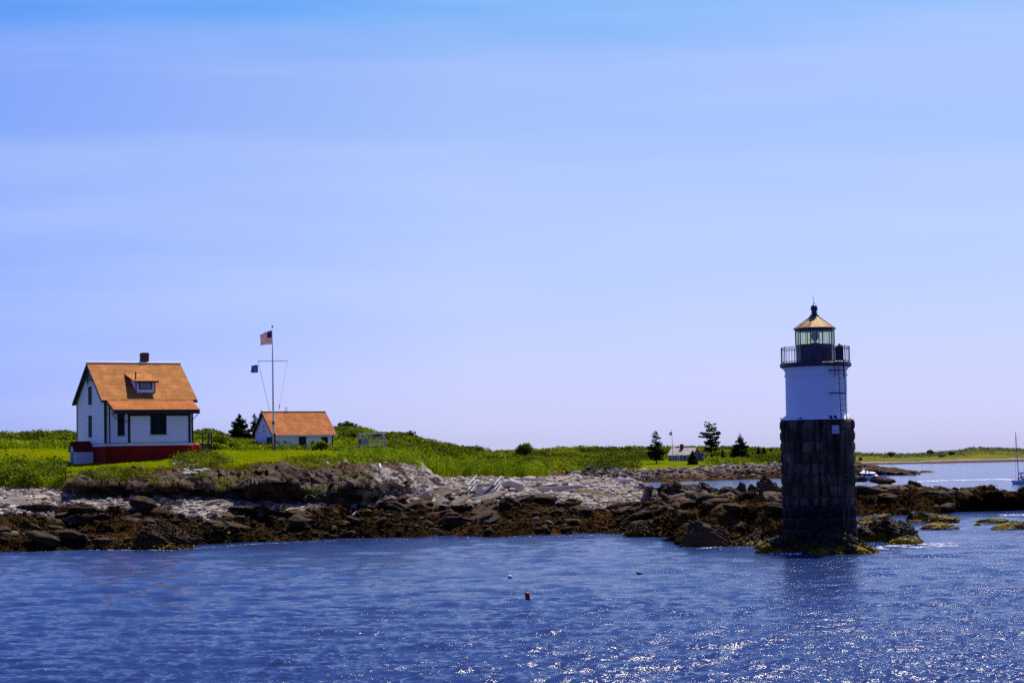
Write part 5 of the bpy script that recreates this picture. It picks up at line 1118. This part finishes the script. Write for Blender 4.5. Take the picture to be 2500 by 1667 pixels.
MB().tube([(0, 0, zt_ + .6), (.01, 0, zt_ + .72)], .035, 6).tube([(.01, 0, zt_ + .7), (-.05, 0, lz(721))], [.02, .008], 6).build('lightning_rod', wood_pale, lr)
bc = MB(); bc.lathe([(.24, z1 + .10), (.24, z1 + .14), (.06, z1 + .16), (.06, z1 + .26), (.16, z1 + .30), (.14, z1 + .36), (.20, z1 + .40), (.23, z1 + .42), (.20, z1 + .66), (.17, z1 + .86), (.14, z1 + .88)], 18); bc.tube([(0, 0, zg + .2), (0, 0, z1 + .12)], .10, 10); bc.bar((-.34, 0, z1 + .33), (.34, 0, z1 + .33), .03)
bc.build('beacon_lamp', plain('lamp_housing', (.06, .03, .06), .5), LH, 'auto')
# ladder, its arms, the box on the gallery and the hooped handrails
la = R(-57); dv = Vector((math.cos(la), math.sin(la), 0)); tv = Vector((-math.sin(la), math.cos(la), 0)); ld_ = MB()
rb = lambda z: 2.26 - .10 * max(0, (z - st_top) / (zg - st_top))
for sgn in (-.21, .21): ld_.tube([dv * 2.27 + tv * sgn + Vector((0, 0, lz(1288))), dv * 2.27 + tv * sgn + Vector((0, 0, st_top)), dv * 2.16 + tv * sgn + Vector((0, 0, zg + .1))], .022, 6)
z = lz(1286)
while z < zg: ld_.tube([dv * rb(z) + tv * -.21 + Vector((0, 0, z)), dv * rb(z) + tv * .21 + Vector((0, 0, z))], .013, 5); z += .30
ld_.build('ladder', plain('galvanised_ladder', (.07, .06, .06), .5), LH)
for y_ in (908, 962): MB().bar(dv * 2.16 + tv * .26 + Vector((0, 0, lz(y_))), dv * 1.95 - tv * .75 + Vector((0, 0, lz(y_))), .05, .07).build('ladder_arm', black_iron, LH)
hp = MB()
for s_ in (-.35, .30):
    c_ = dv * 2.02 + tv * s_; hp.tube([c_ + Vector((0, 0, zg - .9)), c_ + Vector((0, 0, zg + .75))] + [c_ + dv * (-.22 + .22 * math.cos(a)) + tv * (.0) + Vector((0, 0, zg + .75 + .2 * math.sin(a))) for a in np.linspace(.2, math.pi, 8)] + [c_ - dv * .44 + Vector((0, 0, zg + .1))], .026, 6)
hp.build('hooped_handrail', black_iron, LH)
bx = MB(); bxc = dv * 1.72 + tv * .28; M_ = Matrix.Rotation(la, 4, 'Z'); bx.box((-.13, -.20, zg + .06), (.13, .20, zg + .86), M_, bxc); bx.tube([bxc + Vector((0, 0, zg + .8)), bxc + Vector((0, 0, zg + 1.02))], .05, 8); bx.tube([bxc + tv * .15 + Vector((0, 0, zg + .8)), bxc + tv * .15 + Vector((0, 0, zg + .95))], .03, 8); bx.build('gallery_cabinet', plain('dark_cabinet', (.05, .04, .05), .5), LH)
lv = MB(); a = R(-70); d2 = Vector((math.cos(a), math.sin(a), 0)); M2 = Matrix.Rotation(a, 4, 'Z')
for k in range(5): lv.box((2.16, -.20, lz(1059) + k * .09), (2.19 + .02, .20, lz(1059) + k * .09 + .065), M2)
lv.box((2.10, -.22, lz(1060)), (2.165, .22, lz(1040)), M2); lv.build('louvre_plate', plain('pale_plate', (.55, .58, .62), .5), LH)
for x_ in (2015.5, 2027): 
    dx_ = (x_ - 1994) / 42.6; yy_ = -math.sqrt(1.95 ** 2 - dx_ ** 2); MB().lathe([(.03, -.04), (.10, 0), (.12, .08), (.07, .15), (.03, .2)], 8, (dx_, yy_, lz(1024))).build('iron_stub', black_iron, LH, True)
gp_ = []; gh = []
for a in np.concatenate([rng.normal(R(182), .12, 130), rng.normal(R(-125), .10, 40), rng.normal(R(-35), .1, 30)]): gp_.append((2.02 * math.cos(a), 2.02 * math.sin(a), st_top - .06 - .5 * (rng.random() ** 2) * (math.cos(a) < -.9))); gh.append(.22)
gt = blades('grass_tuft', np.array(gp_), np.array(gh), .02, straw_leaf, .45, LH)

# ------------------------------------------------------------------ grey cottage, fence, flagpole on the island
CT = R(-25); cq = 650 / F; cb_ = pt(1691, 1126, 650); CL, CW = 8.1, 7.1
cr0 = cb_ - np.array([math.cos(CT), math.sin(CT), 0]) * CL
CH = thing('grey_cottage', 'small grey shingled cottage with a big brick chimney on the far shore', 'house', cr0, CT)
gsh = plain('grey_shingle_wall', (.22, .21, .22), .85, .2, 2); groof = plain('weathered_shingle_roof', (.40, .35, .29), .85, .45, 1.6)
ez, rz_ = 2.2, 4.35
def ridgehouse(parent, L, W, ez, rz_, wallm, roofm, ov_=.25, t=.12, names=('wall', 'roof')):
    tn = (rz_ - ez) / (W / 2); g5 = [(0, -.8), (W, -.8), (W, ez - .1), (W / 2, rz_ - .1), (0, ez - .1)]
    w = MB(); w.add([(0, y, z) for y, z in g5] + [(L, y, z) for y, z in g5], [tuple(range(5)), tuple(range(9, 4, -1))] + [((i + 1) % 5, i, i + 5, (i + 1) % 5 + 5) for i in range(5)]); w.build(names[0], wallm, parent)
    r_ = MB(); r_.slab([(-ov_, -ov_, ez - ov_ * tn), (L + ov_, -ov_, ez - ov_ * tn), (L + ov_, W / 2, rz_), (-ov_, W / 2, rz_)], t); r_.slab([(L + ov_, W + ov_, ez - ov_ * tn), (-ov_, W + ov_, ez - ov_ * tn), (-ov_, W / 2, rz_), (L + ov_, W / 2, rz_)], t)
    return r_.build(names[1], roofm, parent)
croof = ridgehouse(CH, CL, CW, ez, rz_, gsh, groof)
f = MB(); f.box((2.95, CW / 2 - .9, rz_ - 1.2), (3.95, CW / 2 - .1, rz_ + 1.0)); f.box((2.88, CW / 2 - .97, rz_ + .75), (4.02, CW / 2 - .03, rz_ + .88))
for k in range(3): f.box((3.0 + k * .33, CW / 2 - .8, rz_ + 1.0), (3.2 + k * .33, CW / 2 - .2, rz_ + 1.12))
f.build('chimney', plain('dark_red_brick', (.16, .045, .03), .8, .3, 4), croof)
opening(CH, 'window', 1.35, 2.05, .7, 1.75, glass_dark, fr=.14); opening(CH, 'window', 5.15, 5.9, .7, 1.8, glass_dark, fr=.14); opening(CH, 'door', 3.1, 3.75, -.1, 1.75, plain('pale_door', (.40, .42, .48), .6), fr=.13)
f = MB(); f.box((CL + .001, CW / 2 - .3, 2.3), (CL + .05, CW / 2 + .3, 3.2)); fo = f.build('gable_window', white_paint, CH); f = MB(); f.box((CL + .051, CW / 2 - .2, 2.4), (CL + .06, CW / 2 + .2, 3.1)); f.build('pane', glass_dark, fo)
f = MB(); f.box((0, 0, -.6), (.12, .1, ez - .3), None, (-.02, -.04, 0)); f.box((CL - .1, -.04, -.6), (CL + .03, .08, ez - .2)); f.build('corner_board', white_paint, CH)
f = MB(); f.box((CL - 1.2, CW - .02, -.8), (CL + .9, CW + 2.2, 1.9)); f.slab([(CL - 1.3, CW, 2.5), (CL - 1.3, CW + 2.3, 1.85), (CL + 1.0, CW + 2.3, 1.85), (CL + 1.0, CW, 2.5)], .1); f.build('side_shed', plain('pale_shed', (.5, .5, .5), .7), CH)
cf = pt(1643, 1133, 640); q_ = 640 / F; CP = thing('flagpole', 'thin white flagpole leaning a little in front of the grey cottage', 'flagpole', cf)
MB().tube([(0, 0, -.4), (-.12, 0, 83 * q_)], [.10, .05], 8).build('pole', wood_pale, CP); MB().lathe([(.02, 0), (.12, .08), (.02, .18)], 8, (-.12, 0, 83 * q_)).build('finial', black_iron, CP)
S = flag_surface(1.05, .95, R(40), .25, .08, 1.3)
cloth('small_flag', 'tiny dark blue flag with white patch on the cottage flagpole', S, 14, 10, lambda u, v: 1 if ((u - .45) ** 2 + (v - .5) ** 2) < .05 else 0, [blu, whi], cf + np.array([-.17, 0, 79 * q_]))
FE = thing('rail_fence', 'low wooden rail fence running from the cottage toward the spruces', 'fence', pt(1711, 1125, 662)); q_ = 662 / F
for k in range(9): MB().box((k * 1.45 - .07, -.07, -.5), (k * 1.45 + .07, .07, 1.0 - .0)).build('post', wood_grey, FE)
for z_ in (.42, .85): MB().box((-.1, -.10, z_ - .06), (11.8, -.075, z_ + .06)).build('rail', wood_pale, FE)

# ------------------------------------------------------------------ wharf, skiff and timbers
wp = pt(1443, 1156, 566); q_ = 566 / F; WF = thing('wharf', 'dark timber wharf on pilings with railings beyond the beach', 'wharf', wp)
MB().box((0, 0, .55), (75 * q_, 3.5, .8)).build('deck', wood_grey, WF)
for k in range(8): MB().tube([(k * 1.1 + .2, .1, -1.), (k * 1.1 + .2, .1, .55)], .14, 7).build('piling', black_iron, WF)
rl = MB()
for k in range(15): rl.box((k * .58, 0, .8), (k * .58 + .08, .08, 1.7))
for z_ in (1.25, 1.66): rl.box((0, .0, z_), (75 * q_, .06, z_ + .09))
rl.build('wharf_railing', plain('blue_grey_wood', (.12, .13, .17), .8), WF)
MB().box((-1.2, .3, -.3), (-.1, 1.5, 1.8)).add([(-1.3, .2, 1.8), (0, .2, 1.8), (0, 1.6, 1.8), (-1.3, 1.6, 1.8), (-.65, .9, 2.3)], [(0, 1, 4), (1, 2, 4), (2, 3, 4), (3, 0, 4)]).build('wharf_shed', plain('plum_shed', (.07, .06, .09), .8), WF)
gw = MB(); a_ = Vector((-1.2, .6, .5)); b_ = Vector((-48 * q_, -1., -.6)); 
for dy in (-.5, .5): gw.bar(a_ + Vector((0, dy, 0)), b_ + Vector((0, dy, 0)), .08, .12); gw.bar(a_ + Vector((0, dy, .9)), b_ + Vector((0, dy, .9)), .06, .08)
for k in range(7):
    for dy in (-.5, .5): p_ = a_.lerp(b_, k / 6) + Vector((0, dy, 0)); gw.bar(p_, p_ + Vector((0, 0, .9)), .05)
gw.build('gangway', wood_pale, WF)
for k, (x_, c_) in enumerate(((1462, (.25, .27, .30)), (1478, (.10, .11, .14)), (1497, (.45, .45, .48)))):
    bxx = MB().box((-.5, -.4, 0), (.5, .4, .75)); bxx.box((-.55, -.45, .75), (.55, .45, .82)); o = bxx.build('crate', plain('crate_paint' + str(k), c_, .7)); o.location = V(wp + np.array([(x_ - 1443) * q_, 1.3, .8])); tag(o, ['grey crate on the wharf, next to the shed', 'dark crate in the middle of the wharf', 'pale crate toward the outer end of the wharf'][k], 'crate')
def hull(L, Bm, Hh, sheer=.25, tr_=.75, n=14, m_=9, flare=1.0):
    """open boat hull: x 0 (stern) .. L (bow)"""
    v = []; f = []
    for i in range(n + 1):
        u = i / n; wd = Bm / 2 * (tr_ + (1 - tr_) * math.sin(min(1, u * 2) * math.pi / 2)) * (1 - max(0, (u - .45) / .55) ** 2.2); zt = Hh * (1 + sheer * (u - .35) ** 2 * 2.2 + (.0 if u < .7 else (u - .7) * .5)); kz = Hh * .0 + (Hh * .55 * max(0, (u - .75) / .25) ** 2)
        for j in range(m_):
            a = -1 + 2 * j / (m_ - 1); s_ = math.sin(a * math.pi / 2); v.append((u * L + (zt * .15 if u > .95 else 0), wd * s_ * 1.0, kz + (zt - kz) * (abs(a) ** 2.2)))
    for i in range(n):
        for j in range(m_ - 1): q = i * m_ + j; f.append((q, q + 1, q + m_ + 1, q + m_))
    f.append(tuple(range(m_ - 1, -1, -1))); return v, f
sk = thing('skiff', 'small white rowing skiff pulled up at the top of the beach', 'boat', on_ground(1546, 1178) + np.array([0, 0, .05]), R(176))
v, f = hull(1.75, .8, .38); hb_ = MB().add(v, f).build('hull', plain('skiff_paint', (.62, .60, .58), .5), sk, True); sm = hb_.modifiers.new('t', 'SOLIDIFY'); sm.thickness = .03
MB().box((.15, -.36, .26), (.4, .36, .29)).box((.85, -.38, .26), (1.05, .38, .29)).build('thwart', wood_pale, sk)
def gpole(name, label, cat, a, b_, w_, h_, mat, up_=.1, rnd=False, group=None):
    A, B_3 = V(on_ground(*a)), V(on_ground(*b_)); A.z += up_; B_3.z += up_; o_ = (A + B_3) / 2
    mb = MB(); (mb.tube([A - o_, (A - o_) * .3 + Vector((0, 0, w_ * .4)), (B_3 - o_)], [w_ * .55, w_ * .5, w_ * .4], 9) if rnd else mb.bar(A - o_, B_3 - o_, w_, h_)); ob = mb.build(name, mat, None, rnd); ob.location = o_; return tag(ob, label, cat, group)
gpole('timber', 'long pale squared timber lying across the middle of the beach', 'timber', (1316, 1200), (1418, 1195), .28, .28, wood_pale, .3)
gpole('timber', 'tan squared timber behind the long pale one', 'timber', (1320, 1196), (1384, 1189), .36, .30, wood_tan, .35)
gpole('timber', 'thin grey timber near the reeds at the top of the beach', 'timber', (1262, 1174), (1332, 1175), .2, .2, wood_pale, .3)
gpole('driftwood', 'thick grey driftwood trunk lying among the pale cobbles', 'driftwood', (1234, 1194), (1277, 1198), .75, .5, wood_pale, .4, True)
gpole('driftwood', 'short bent driftwood branch beside the tan timber', 'driftwood', (1362, 1195), (1392, 1189), .35, .3, wood_pale, .3, True)
gpole('driftwood', 'grey board lying at the foot of the rubble chute', 'driftwood', (440, 1150), (474, 1152), .14, .1, wood_pale, .15)
gpole('driftwood', 'dark pole sticking up from the weedy stones', 'driftwood', (860, 1268), (870, 1256), .14, .12, wood_grey, .35, True)
gpole('driftwood', 'bleached curved branch on the pale boulders at the cliff edge', 'driftwood', (930, 1150), (928, 1138), .14, .1, white_paint, .3, True)
ggc = np.mean([on_ground(*q) for q in ((1142, 1213), (1206, 1213), (1224, 1189), (1164, 1189))], 0); GW = thing('beach_gangway', 'stranded metal gangway with white pipe railings lying on the stony beach', 'gangway', ggc)
cn = [V(on_ground(*q) - ggc) + Vector((0, 0, .25)) for q in ((1142, 1213), (1206, 1213), (1224, 1189), (1164, 1189))]; pipe = plain('white_pipe', (.42, .41, .38), .5, .2)
for a, b_ in ((0, 3), (1, 2)):
    f = MB(); A, B_3 = cn[a], cn[b_]; hgt = Vector((0, 0, .85)); f.tube([A, A + hgt], .05, 7); f.tube([B_3, B_3 + hgt], .05, 7); f.tube([A.lerp(B_3, .5), A.lerp(B_3, .5) + hgt], .045, 7)
    f.tube([A + hgt, B_3 + hgt], .06, 7); f.tube([A + hgt * .5, B_3 + hgt * .5], .05, 7); f.build('pipe_railing', pipe, GW)
f = MB()
for k in range(12): f.bar(cn[0].lerp(cn[3], k / 11), cn[1].lerp(cn[2], k / 11), .16 if k % 3 else .26, .08)
f.bar(cn[0], cn[3], .14, .2); f.bar(cn[1], cn[2], .14, .2); f.build('deck_grating', wood_pale, GW); f = MB(); f.bar(cn[1] + Vector((0, 0, .8)), cn[1] + Vector((-1.2, -1.2, -.2)), .16); f.bar(cn[0] + Vector((0, 0, .8)), cn[1] + Vector((0, 0, .8)), .06); f.build('dark_strut', black_iron, GW)

# ------------------------------------------------------------------ boats and people
def person(label, loc, rz, shirt, seated=True, hair=(.05, .03, .02), skin=(.55, .33, .24), sc=1.0):
    me = bpy.data.meshes.new('person'); k = .45 if seated else .88
    v = [(0, 0, k), (0, 0, k + .28), (0, 0, k + .52), (0, -.02, k + .62), (0, -.03, k + .74), (0, -.02, k + .84)]; e = [(0, 1), (1, 2), (2, 3), (3, 4), (4, 5)]; r = [.15, .14, .16, .055, .095, .07]
    for s_ in (-1, 1):
        b0 = len(v); v += [(s_ * .19, 0, k + .50), (s_ * .25, -.04, k + .22), (s_ * .18, -.26, k + .12)]; e += [(2, b0), (b0, b0 + 1), (b0 + 1, b0 + 2)]; r += [.065, .05, .038]
        b0 = len(v)
        if seated: v += [(s_ * .10, -.05, k - .02), (s_ * .13, -.46, k + .02), (s_ * .13, -.48, k - .40), (s_ * .13, -.62, k - .43)]
        else: v += [(s_ * .10, 0, k - .06), (s_ * .11, -.02, k - .44), (s_ * .11, .02, k - .84), (s_ * .11, -.14, k - .87)]
        e += [(0, b0), (b0, b0 + 1), (b0 + 1, b0 + 2), (b0 + 2, b0 + 3)]; r += [.10, .07, .05, .04]
    me.from_pydata(v, e, []); o = link('person', me); o.modifiers.new('skin', 'SKIN'); o.modifiers.new('sub', 'SUBSURF').levels = 1
    for i, x in enumerate(me.skin_vertices[0].data): x.radius = (r[i], r[i] * .8); x.use_root = (i == 0)
    m, nt, b = newmat('person_mat'); tcx = N(nt, 'ShaderNodeTexCoord'); s_ = N(nt, 'ShaderNodeSeparateXYZ'); nt.links.new(tcx.outputs['Object'], s_.inputs[0])
    mr = N(nt, 'ShaderNodeMapRange'); nt.links.new(s_.outputs['Z'], mr.inputs[0]); mr.inputs[2].default_value = 2.; rp = N(nt, 'ShaderNodeValToRGB'); rp.color_ramp.interpolation = 'CONSTANT'; el = rp.color_ramp.elements
    st_ = [(0, (.05, .06, .10)), ((k + .06) / 2, shirt), ((k + .60) / 2, skin), ((k + .83) / 2, hair)]
    while len(el) < 4: el.new(.5)
    for x, (p_, c_) in zip(el, st_): x.position = p_; x.color = tuple(c_) + (1,)
    nt.links.new(mr.outputs[0], rp.inputs[0]); nt.links.new(rp.outputs[0], b.inputs['Base Color']); me.materials.append(m); b.inputs['Roughness'].default_value = .8
    o.location = V(loc); o.rotation_euler = (0, 0, rz); o.scale = (sc,) * 3
    hm = MB(); hm.lathe([(.01, .0), (.10, .03), (.115, .10), (.10, .16), (.02, .19)], 10, (0, -.005, k + .745)); hm.build('hair', plain('hair_' + str(len(MATS)), hair, .8), o, True); return tag(o, label, 'person')
gel = plain('white_gelcoat', (.80, .80, .80), .3, .03); bluehull = plain('blue_gelcoat', (.60, .66, .78), .3, .05)
sy = 372.; sp_ = onz(2480, 1182, 0.); SB = thing('sailboat', 'pale blue sailboat under motor with bare mast at the edge of the bay', 'sailboat', sp_, R(12))
SB.rotation_euler = (R(0), R(-3.5), R(35))
v, f = hull(8.2, 2.7, .95, .2, .72); MB().add([(x, y, z - .25) for x, y, z in v], f).build('hull', bluehull, SB, True)
MB().add(*(lambda pr: ([(x, y, z) for x, y, z in pr], [tuple(range(len(pr)))]))([(u * 8.2, sg * 2.62 / 2 * (.72 + .28 * math.sin(min(1, u * 2) * math.pi / 2)) * (1 - max(0, (u - .45) / .55) ** 2.2), .95 * (1 + .2 * (u - .35) ** 2 * 2.2 + (0 if u < .7 else (u - .7) * .5)) - .27) for sg, us in ((1, [0, .15, .3, .45, .6, .75, .9, 1]), (-1, [.9, .75, .6, .45, .3, .15, 0])) for u in us])).build('deck', gel, SB)
MB().box((2.6, -.75, .62), (5.6, .75, 1.08)).build('cabin', gel, SB, bevel=.08); MB().box((2.9, -.76, .82), (3.5, .76, .95)).box((4., -.76, .82), (4.6, .76, .95)).build('cabin_window', glass_dark, SB)
MB().tube([(.9, 0, .7), (.9, 0, 9.3)], [.08, .05], 8).build('mast', plain('alloy', (.25, .25, .28), .35), SB); MB().tube([(.95, 0, 1.9), (4.2, 0, 1.95)], .12, 8).build('boom', blu2, SB)
f = MB()
for a, b_ in (((.9, 0, 9.2), (0, 0, .8)), ((.9, 0, 9.1), (8.3, 0, 1.1)), ((.9, 0, 9.), (1.5, 1.2, .8)), ((.9, 0, 9.), (1.5, -1.2, .8)), ((.9, .8, 5.), (.9, -.8, 5.))): f.tube([a, b_], .014, 4)
f.build('rigging', black_iron, SB)
f = MB(); f.slab([(1.7, -.9, 1.75), (2.9, -.9, 1.65), (2.9, .9, 1.65), (1.7, .9, 1.75)], .05); f.bar((1.7, -.9, .7), (1.7, -.9, 1.7), .03); f.bar((1.7, .9, .7), (1.7, .9, 1.7), .03); f.build('spray_hood', gel, SB)
f = MB(); 
for y_ in (-.9, .9): f.tube([(0.05, y_, .7), (0.05, y_, 1.35)], .02, 5); f.tube([(.05, y_, 1.35), (1.4, y_ * 1.2, 1.35)], .015, 5)
f.tube([(.05, -.9, 1.35), (.05, .9, 1.35)], .02, 5); f.build('stern_rail', pipe, SB); MB().lathe([(.12, 0), (.12, .5), (.05, .55)], 10, (.0, -.7, .7)).build('stern_buoy', plain('purple_buoy', (.20, .05, .25), .6), SB)
spw = lambda x, y, z: sp_ + np.array([x * math.cos(R(35)) - y * math.sin(R(35)), x * math.sin(R(35)) + y * math.cos(R(35)), z])
person('person in a red shirt seated in the sailboat cockpit', spw(1.1, -.35, .50), R(20), (.45, .06, .04)); person('person in a tan top seated further forward in the sailboat cockpit', spw(1.9, -.4, .50), R(-30), (.42, .28, .18))
mp_ = onz(2103, 1171.5, 0.); MBt = thing('motorboat', 'white cabin motorboat with a sloping canopy partly hidden behind the ledge', 'motorboat', mp_, R(-28))
v, f = hull(7.5, 2.7, 1.05, .25, .85); MB().add([(x - 1.5, y, z - .25) for x, y, z in v], f).build('hull', gel, MBt, True)
MB().add([(.2, -1.1, .6), (4.2, -1.0, .6), (3.2, -.9, 1.55), (.6, -1.0, 1.6), (.2, 1.1, .6), (4.2, 1.0, .6), (3.2, .9, 1.55), (.6, 1.0, 1.6)], [(0, 1, 2, 3), (7, 6, 5, 4), (1, 5, 6, 2), (0, 3, 7, 4), (3, 2, 6, 7)]).build('cabin', gel, MBt)
MB().slab([(.1, -1.25, 1.62), (3.6, -1.15, 1.55), (3.2, 1.15, 1.72), (.1, 1.2, 2.3)], .06).build('canopy', plain('cream_canopy', (.80, .78, .72), .5), MBt)
MB().add([(3.72, -.85, 1.0), (3.30, -.8, 1.5), (3.30, .8, 1.5), (3.72, .85, 1.0)], [(0, 3, 2, 1)]).box((.9, -1.09, 1.0), (1.7, -1.02, 1.4)).box((1.95, -1.06, 1.0), (2.8, -1.0, 1.4)).build('cabin_window', glass_dark, MBt)
f = MB(); f.tube([(.6, -1., 1.6), (.6, -1, 2.5), (.7, 0, 2.75), (.6, 1, 2.5), (.6, 1, 1.6)], .05, 7); f.tube([(1.0, 1, 1.7), (1.0, 1., 4.)], .02, 5); f.build('radar_arch', gel, MBt)
mpw = lambda x, y, z: mp_ + np.array([x * math.cos(R(-28)) - y * math.sin(R(-28)), x * math.sin(R(-28)) + y * math.cos(R(-28)), z])
person('person in a red jacket sitting high on the motorboat', mpw(1.9, .1, 1.45), R(10), (.50, .08, .08)); person('person in a yellow hat and dark top on the motorboat', mpw(1.2, -.1, 1.45), R(-20), (.08, .08, .12), hair=(.55, .42, .08))
def buoy(label, px_, py_, parts):
    p_ = onz(px_, py_, 0.); t = thing('buoy', label, 'buoy', p_)
    for nm, mb, m_ in parts: mb.build(nm, m_, t, True)
q_ = 80.7 / F
M3 = Matrix.Rotation(R(-6), 4, 'Y')
bo = MB().lathe([(.03, -.06), (.085, -.04), (.095, .02), (.095, .26), (.088, .30), (.03, .31)], 20); bo.v = [tuple(M3 @ Vector(v)) for v in bo.v]
s_ = MB().tube([(-.03, 0, .28), (-.06, 0, .44)], .014, 6)
buoy('orange and brown lobster buoy with a short stick, floating upright', 1289, 1466, [('float', bo, plain('rust_orange', (.20, .045, .018), .5)), ('stick', s_, black_iron), ('cap', MB().lathe([(.03, .29), (.092, .285), (.094, .315), (.03, .335)], 20, (-.03, 0, 0)), plain('bright_orange', (.75, .16, .05), .45))])
buoy('small round white buoy floating beyond the orange one', 1245, 1411, [('float', MB().lathe([(.02, -.05), (.07, -.02), (.095, .04), (.09, .10), (.05, .15), (.01, .165)], 16), white_paint), ('band', MB().lathe([(.090, .0), (.099, .02), (.099, .045), (.090, .06)], 16), black_iron)])
buoy('dark buoy with a green end lying on its side in the water', 1561, 1402, [('float', MB().tube([(-.13, 0, .04), (-.11, 0, .05), (.02, 0, .06), (.03, 0, .06)], [.03, .08, .08, .03], 12), black_iron), ('end', MB().tube([(.02, 0, .055), (.10, 0, .05), (.15, 0, .04)], [.07, .055, .02], 12), plain('green_paint', (.01, .28, .10), .4))])
bd = MB().tube([(-.18, 0, .05), (-.10, 0, .06), (0, 0, .07), (.10, 0, .06), (.14, 0, .12), (.16, 0, .20), (.20, 0, .22), (.26, 0, .21)], [.01, .05, .07, .05, .03, .035, .03, .006], 9).build('duck', black_iron, None, True); bd.location = V(onz(1653, 1315, 0.)); tag(bd, 'small dark duck swimming beside the black wedge shaped rock', 'duck')

# ------------------------------------------------------------------ foam and wake
foam = plain('foam_white', (.80, .82, .84), .7, .05)
def foam_patch(name, label, xs, ys, n, smin, smax):
    px_ = rng.uniform(0, 1, n); k = np.interp(px_, np.linspace(0, 1, len(xs)), xs); c0 = np.interp(px_, np.linspace(0, 1, len(ys)), [y[0] for y in ys]); c1 = np.interp(px_, np.linspace(0, 1, len(ys)), [y[1] for y in ys])
    p_ = onz(k, c0 + (c1 - c0) * rng.random(n), .03); kp = fbm(p_ * np.array([.7, .35, 1]), 3, 77) > -.12; p_ = p_[kp]; n = len(p_); base, f = ICO[1]; sz = smin + (smax - smin) * rng.random(n) ** 2
    Q = base[None] * (sz[:, None, None] * np.stack([rng.uniform(.8, 2.6, n), rng.uniform(.8, 1.8, n), np.full(n, .35)], 1)[:, None]) + p_[:, None]; fs = (f[None] + (np.arange(n) * len(base))[:, None, None]).reshape(-1, 3)
    return tag(link(name, rawmesh(name, Q.reshape(-1, 3), fs, True), foam), label, None, None, 'stuff')
foam_patch('foam', 'white foam trailing off the rocks beyond the lighthouse foot', [2140, 2200, 2260, 2350], [(1334, 1340), (1326, 1342), (1324, 1336), (1327, 1332)], 1500, .02, .09)
foam_patch('foam', 'white wash around the yellow weed rocks under the tower', [1845, 1890, 1930, 1985, 2000], [(1338, 1346), (1343, 1352), (1348, 1354), (1347, 1352), (1346, 1351)], 700, .02, .08)
foam_patch('foam', 'thin line of wash along the black wedge rock', [1655, 1690, 1740, 1800], [(1331, 1335), (1335, 1338), (1335, 1338), (1333, 1336)], 300, .02, .07)
foam_patch('wake', 'long white wake trailing behind the sailboat', [2235, 2300, 2380, 2440, 2476], [(1175.5, 1177.5), (1172.5, 1174.5), (1170.8, 1172.6), (1169.6, 1171.4), (1170.5, 1173)], 2600, .05, .28)
foam_patch('foam', 'foam streak in the channel behind the skerries', [2440, 2500, 2560], [(1256, 1259), (1255, 1259), (1254, 1258)], 300, .03, .12)

foam_patch('foam', 'thin broken line of wash along the weedy shore of the bay', [-60, 240, 420, 600, 850, 1250, 1520], [(1351.5, 1353), (1341, 1342.5), (1342, 1343.5), (1328, 1329.5), (1317, 1318.5), (1309.5, 1311), (1303.5, 1305)], 700, .015, .05)

dark_shrub = leafmat('dark_shrub_leaf', (.018, .032, .001), (.085, .11, .003))
gs_ = np.random.default_rng(12)
for G_, n_, xr, sr, rad, lab, grp in ((G1, 34, (640, 1250), (5.15, 6.1), (.9, 1.9), 'rounded darker shrub standing out of the scrub on the hillside behind the boathouse', 'darker shrubs on the hillside'),
                                      (G1, 20, (-120, 560), (5.1, 6.0), (.7, 1.4), 'rounded darker shrub on the low rise behind the keeper house', 'darker shrubs behind the keeper house'),
                                      (G2, 40, (1180, 1890), (1.2, 2.9), (1.2, 2.8), 'rounded darker shrub in the scrub of the far low island', 'darker shrubs on the far low island')):
    okm = (G_['PX'] > xr[0]) & (G_['PX'] < xr[1]) & (G_['s'] > sr[0]) & (G_['s'] < sr[1]) & (G_['scrub'] > .5); ids = np.flatnonzero(okm.ravel()); ids = gs_.choice(ids, n_, replace=False)
    proto = None
    for k, i_ in enumerate(ids):
        if k % 8 == 0: proto = bush('shrub', lab, 'shrub', (0, 0, 0), 1., .9, 1.15, 420 if G_ is G1 else 260, .17 if G_ is G1 else .22, dark_shrub if k % 16 else scrub_leaf, 400 + k, False, grp); o_ = proto
        else: o_ = copy_tree(proto)
        r_ = gs_.uniform(*rad); q = G_['P'].reshape(-1, 3)[i_]; o_.location = V(q - np.array([0, 0, .25 * r_])); o_.scale = (r_ * gs_.uniform(.9, 1.4), r_, r_ * gs_.uniform(.7, 1.05)); o_.rotation_euler = (0, 0, gs_.uniform(0, 6.28))
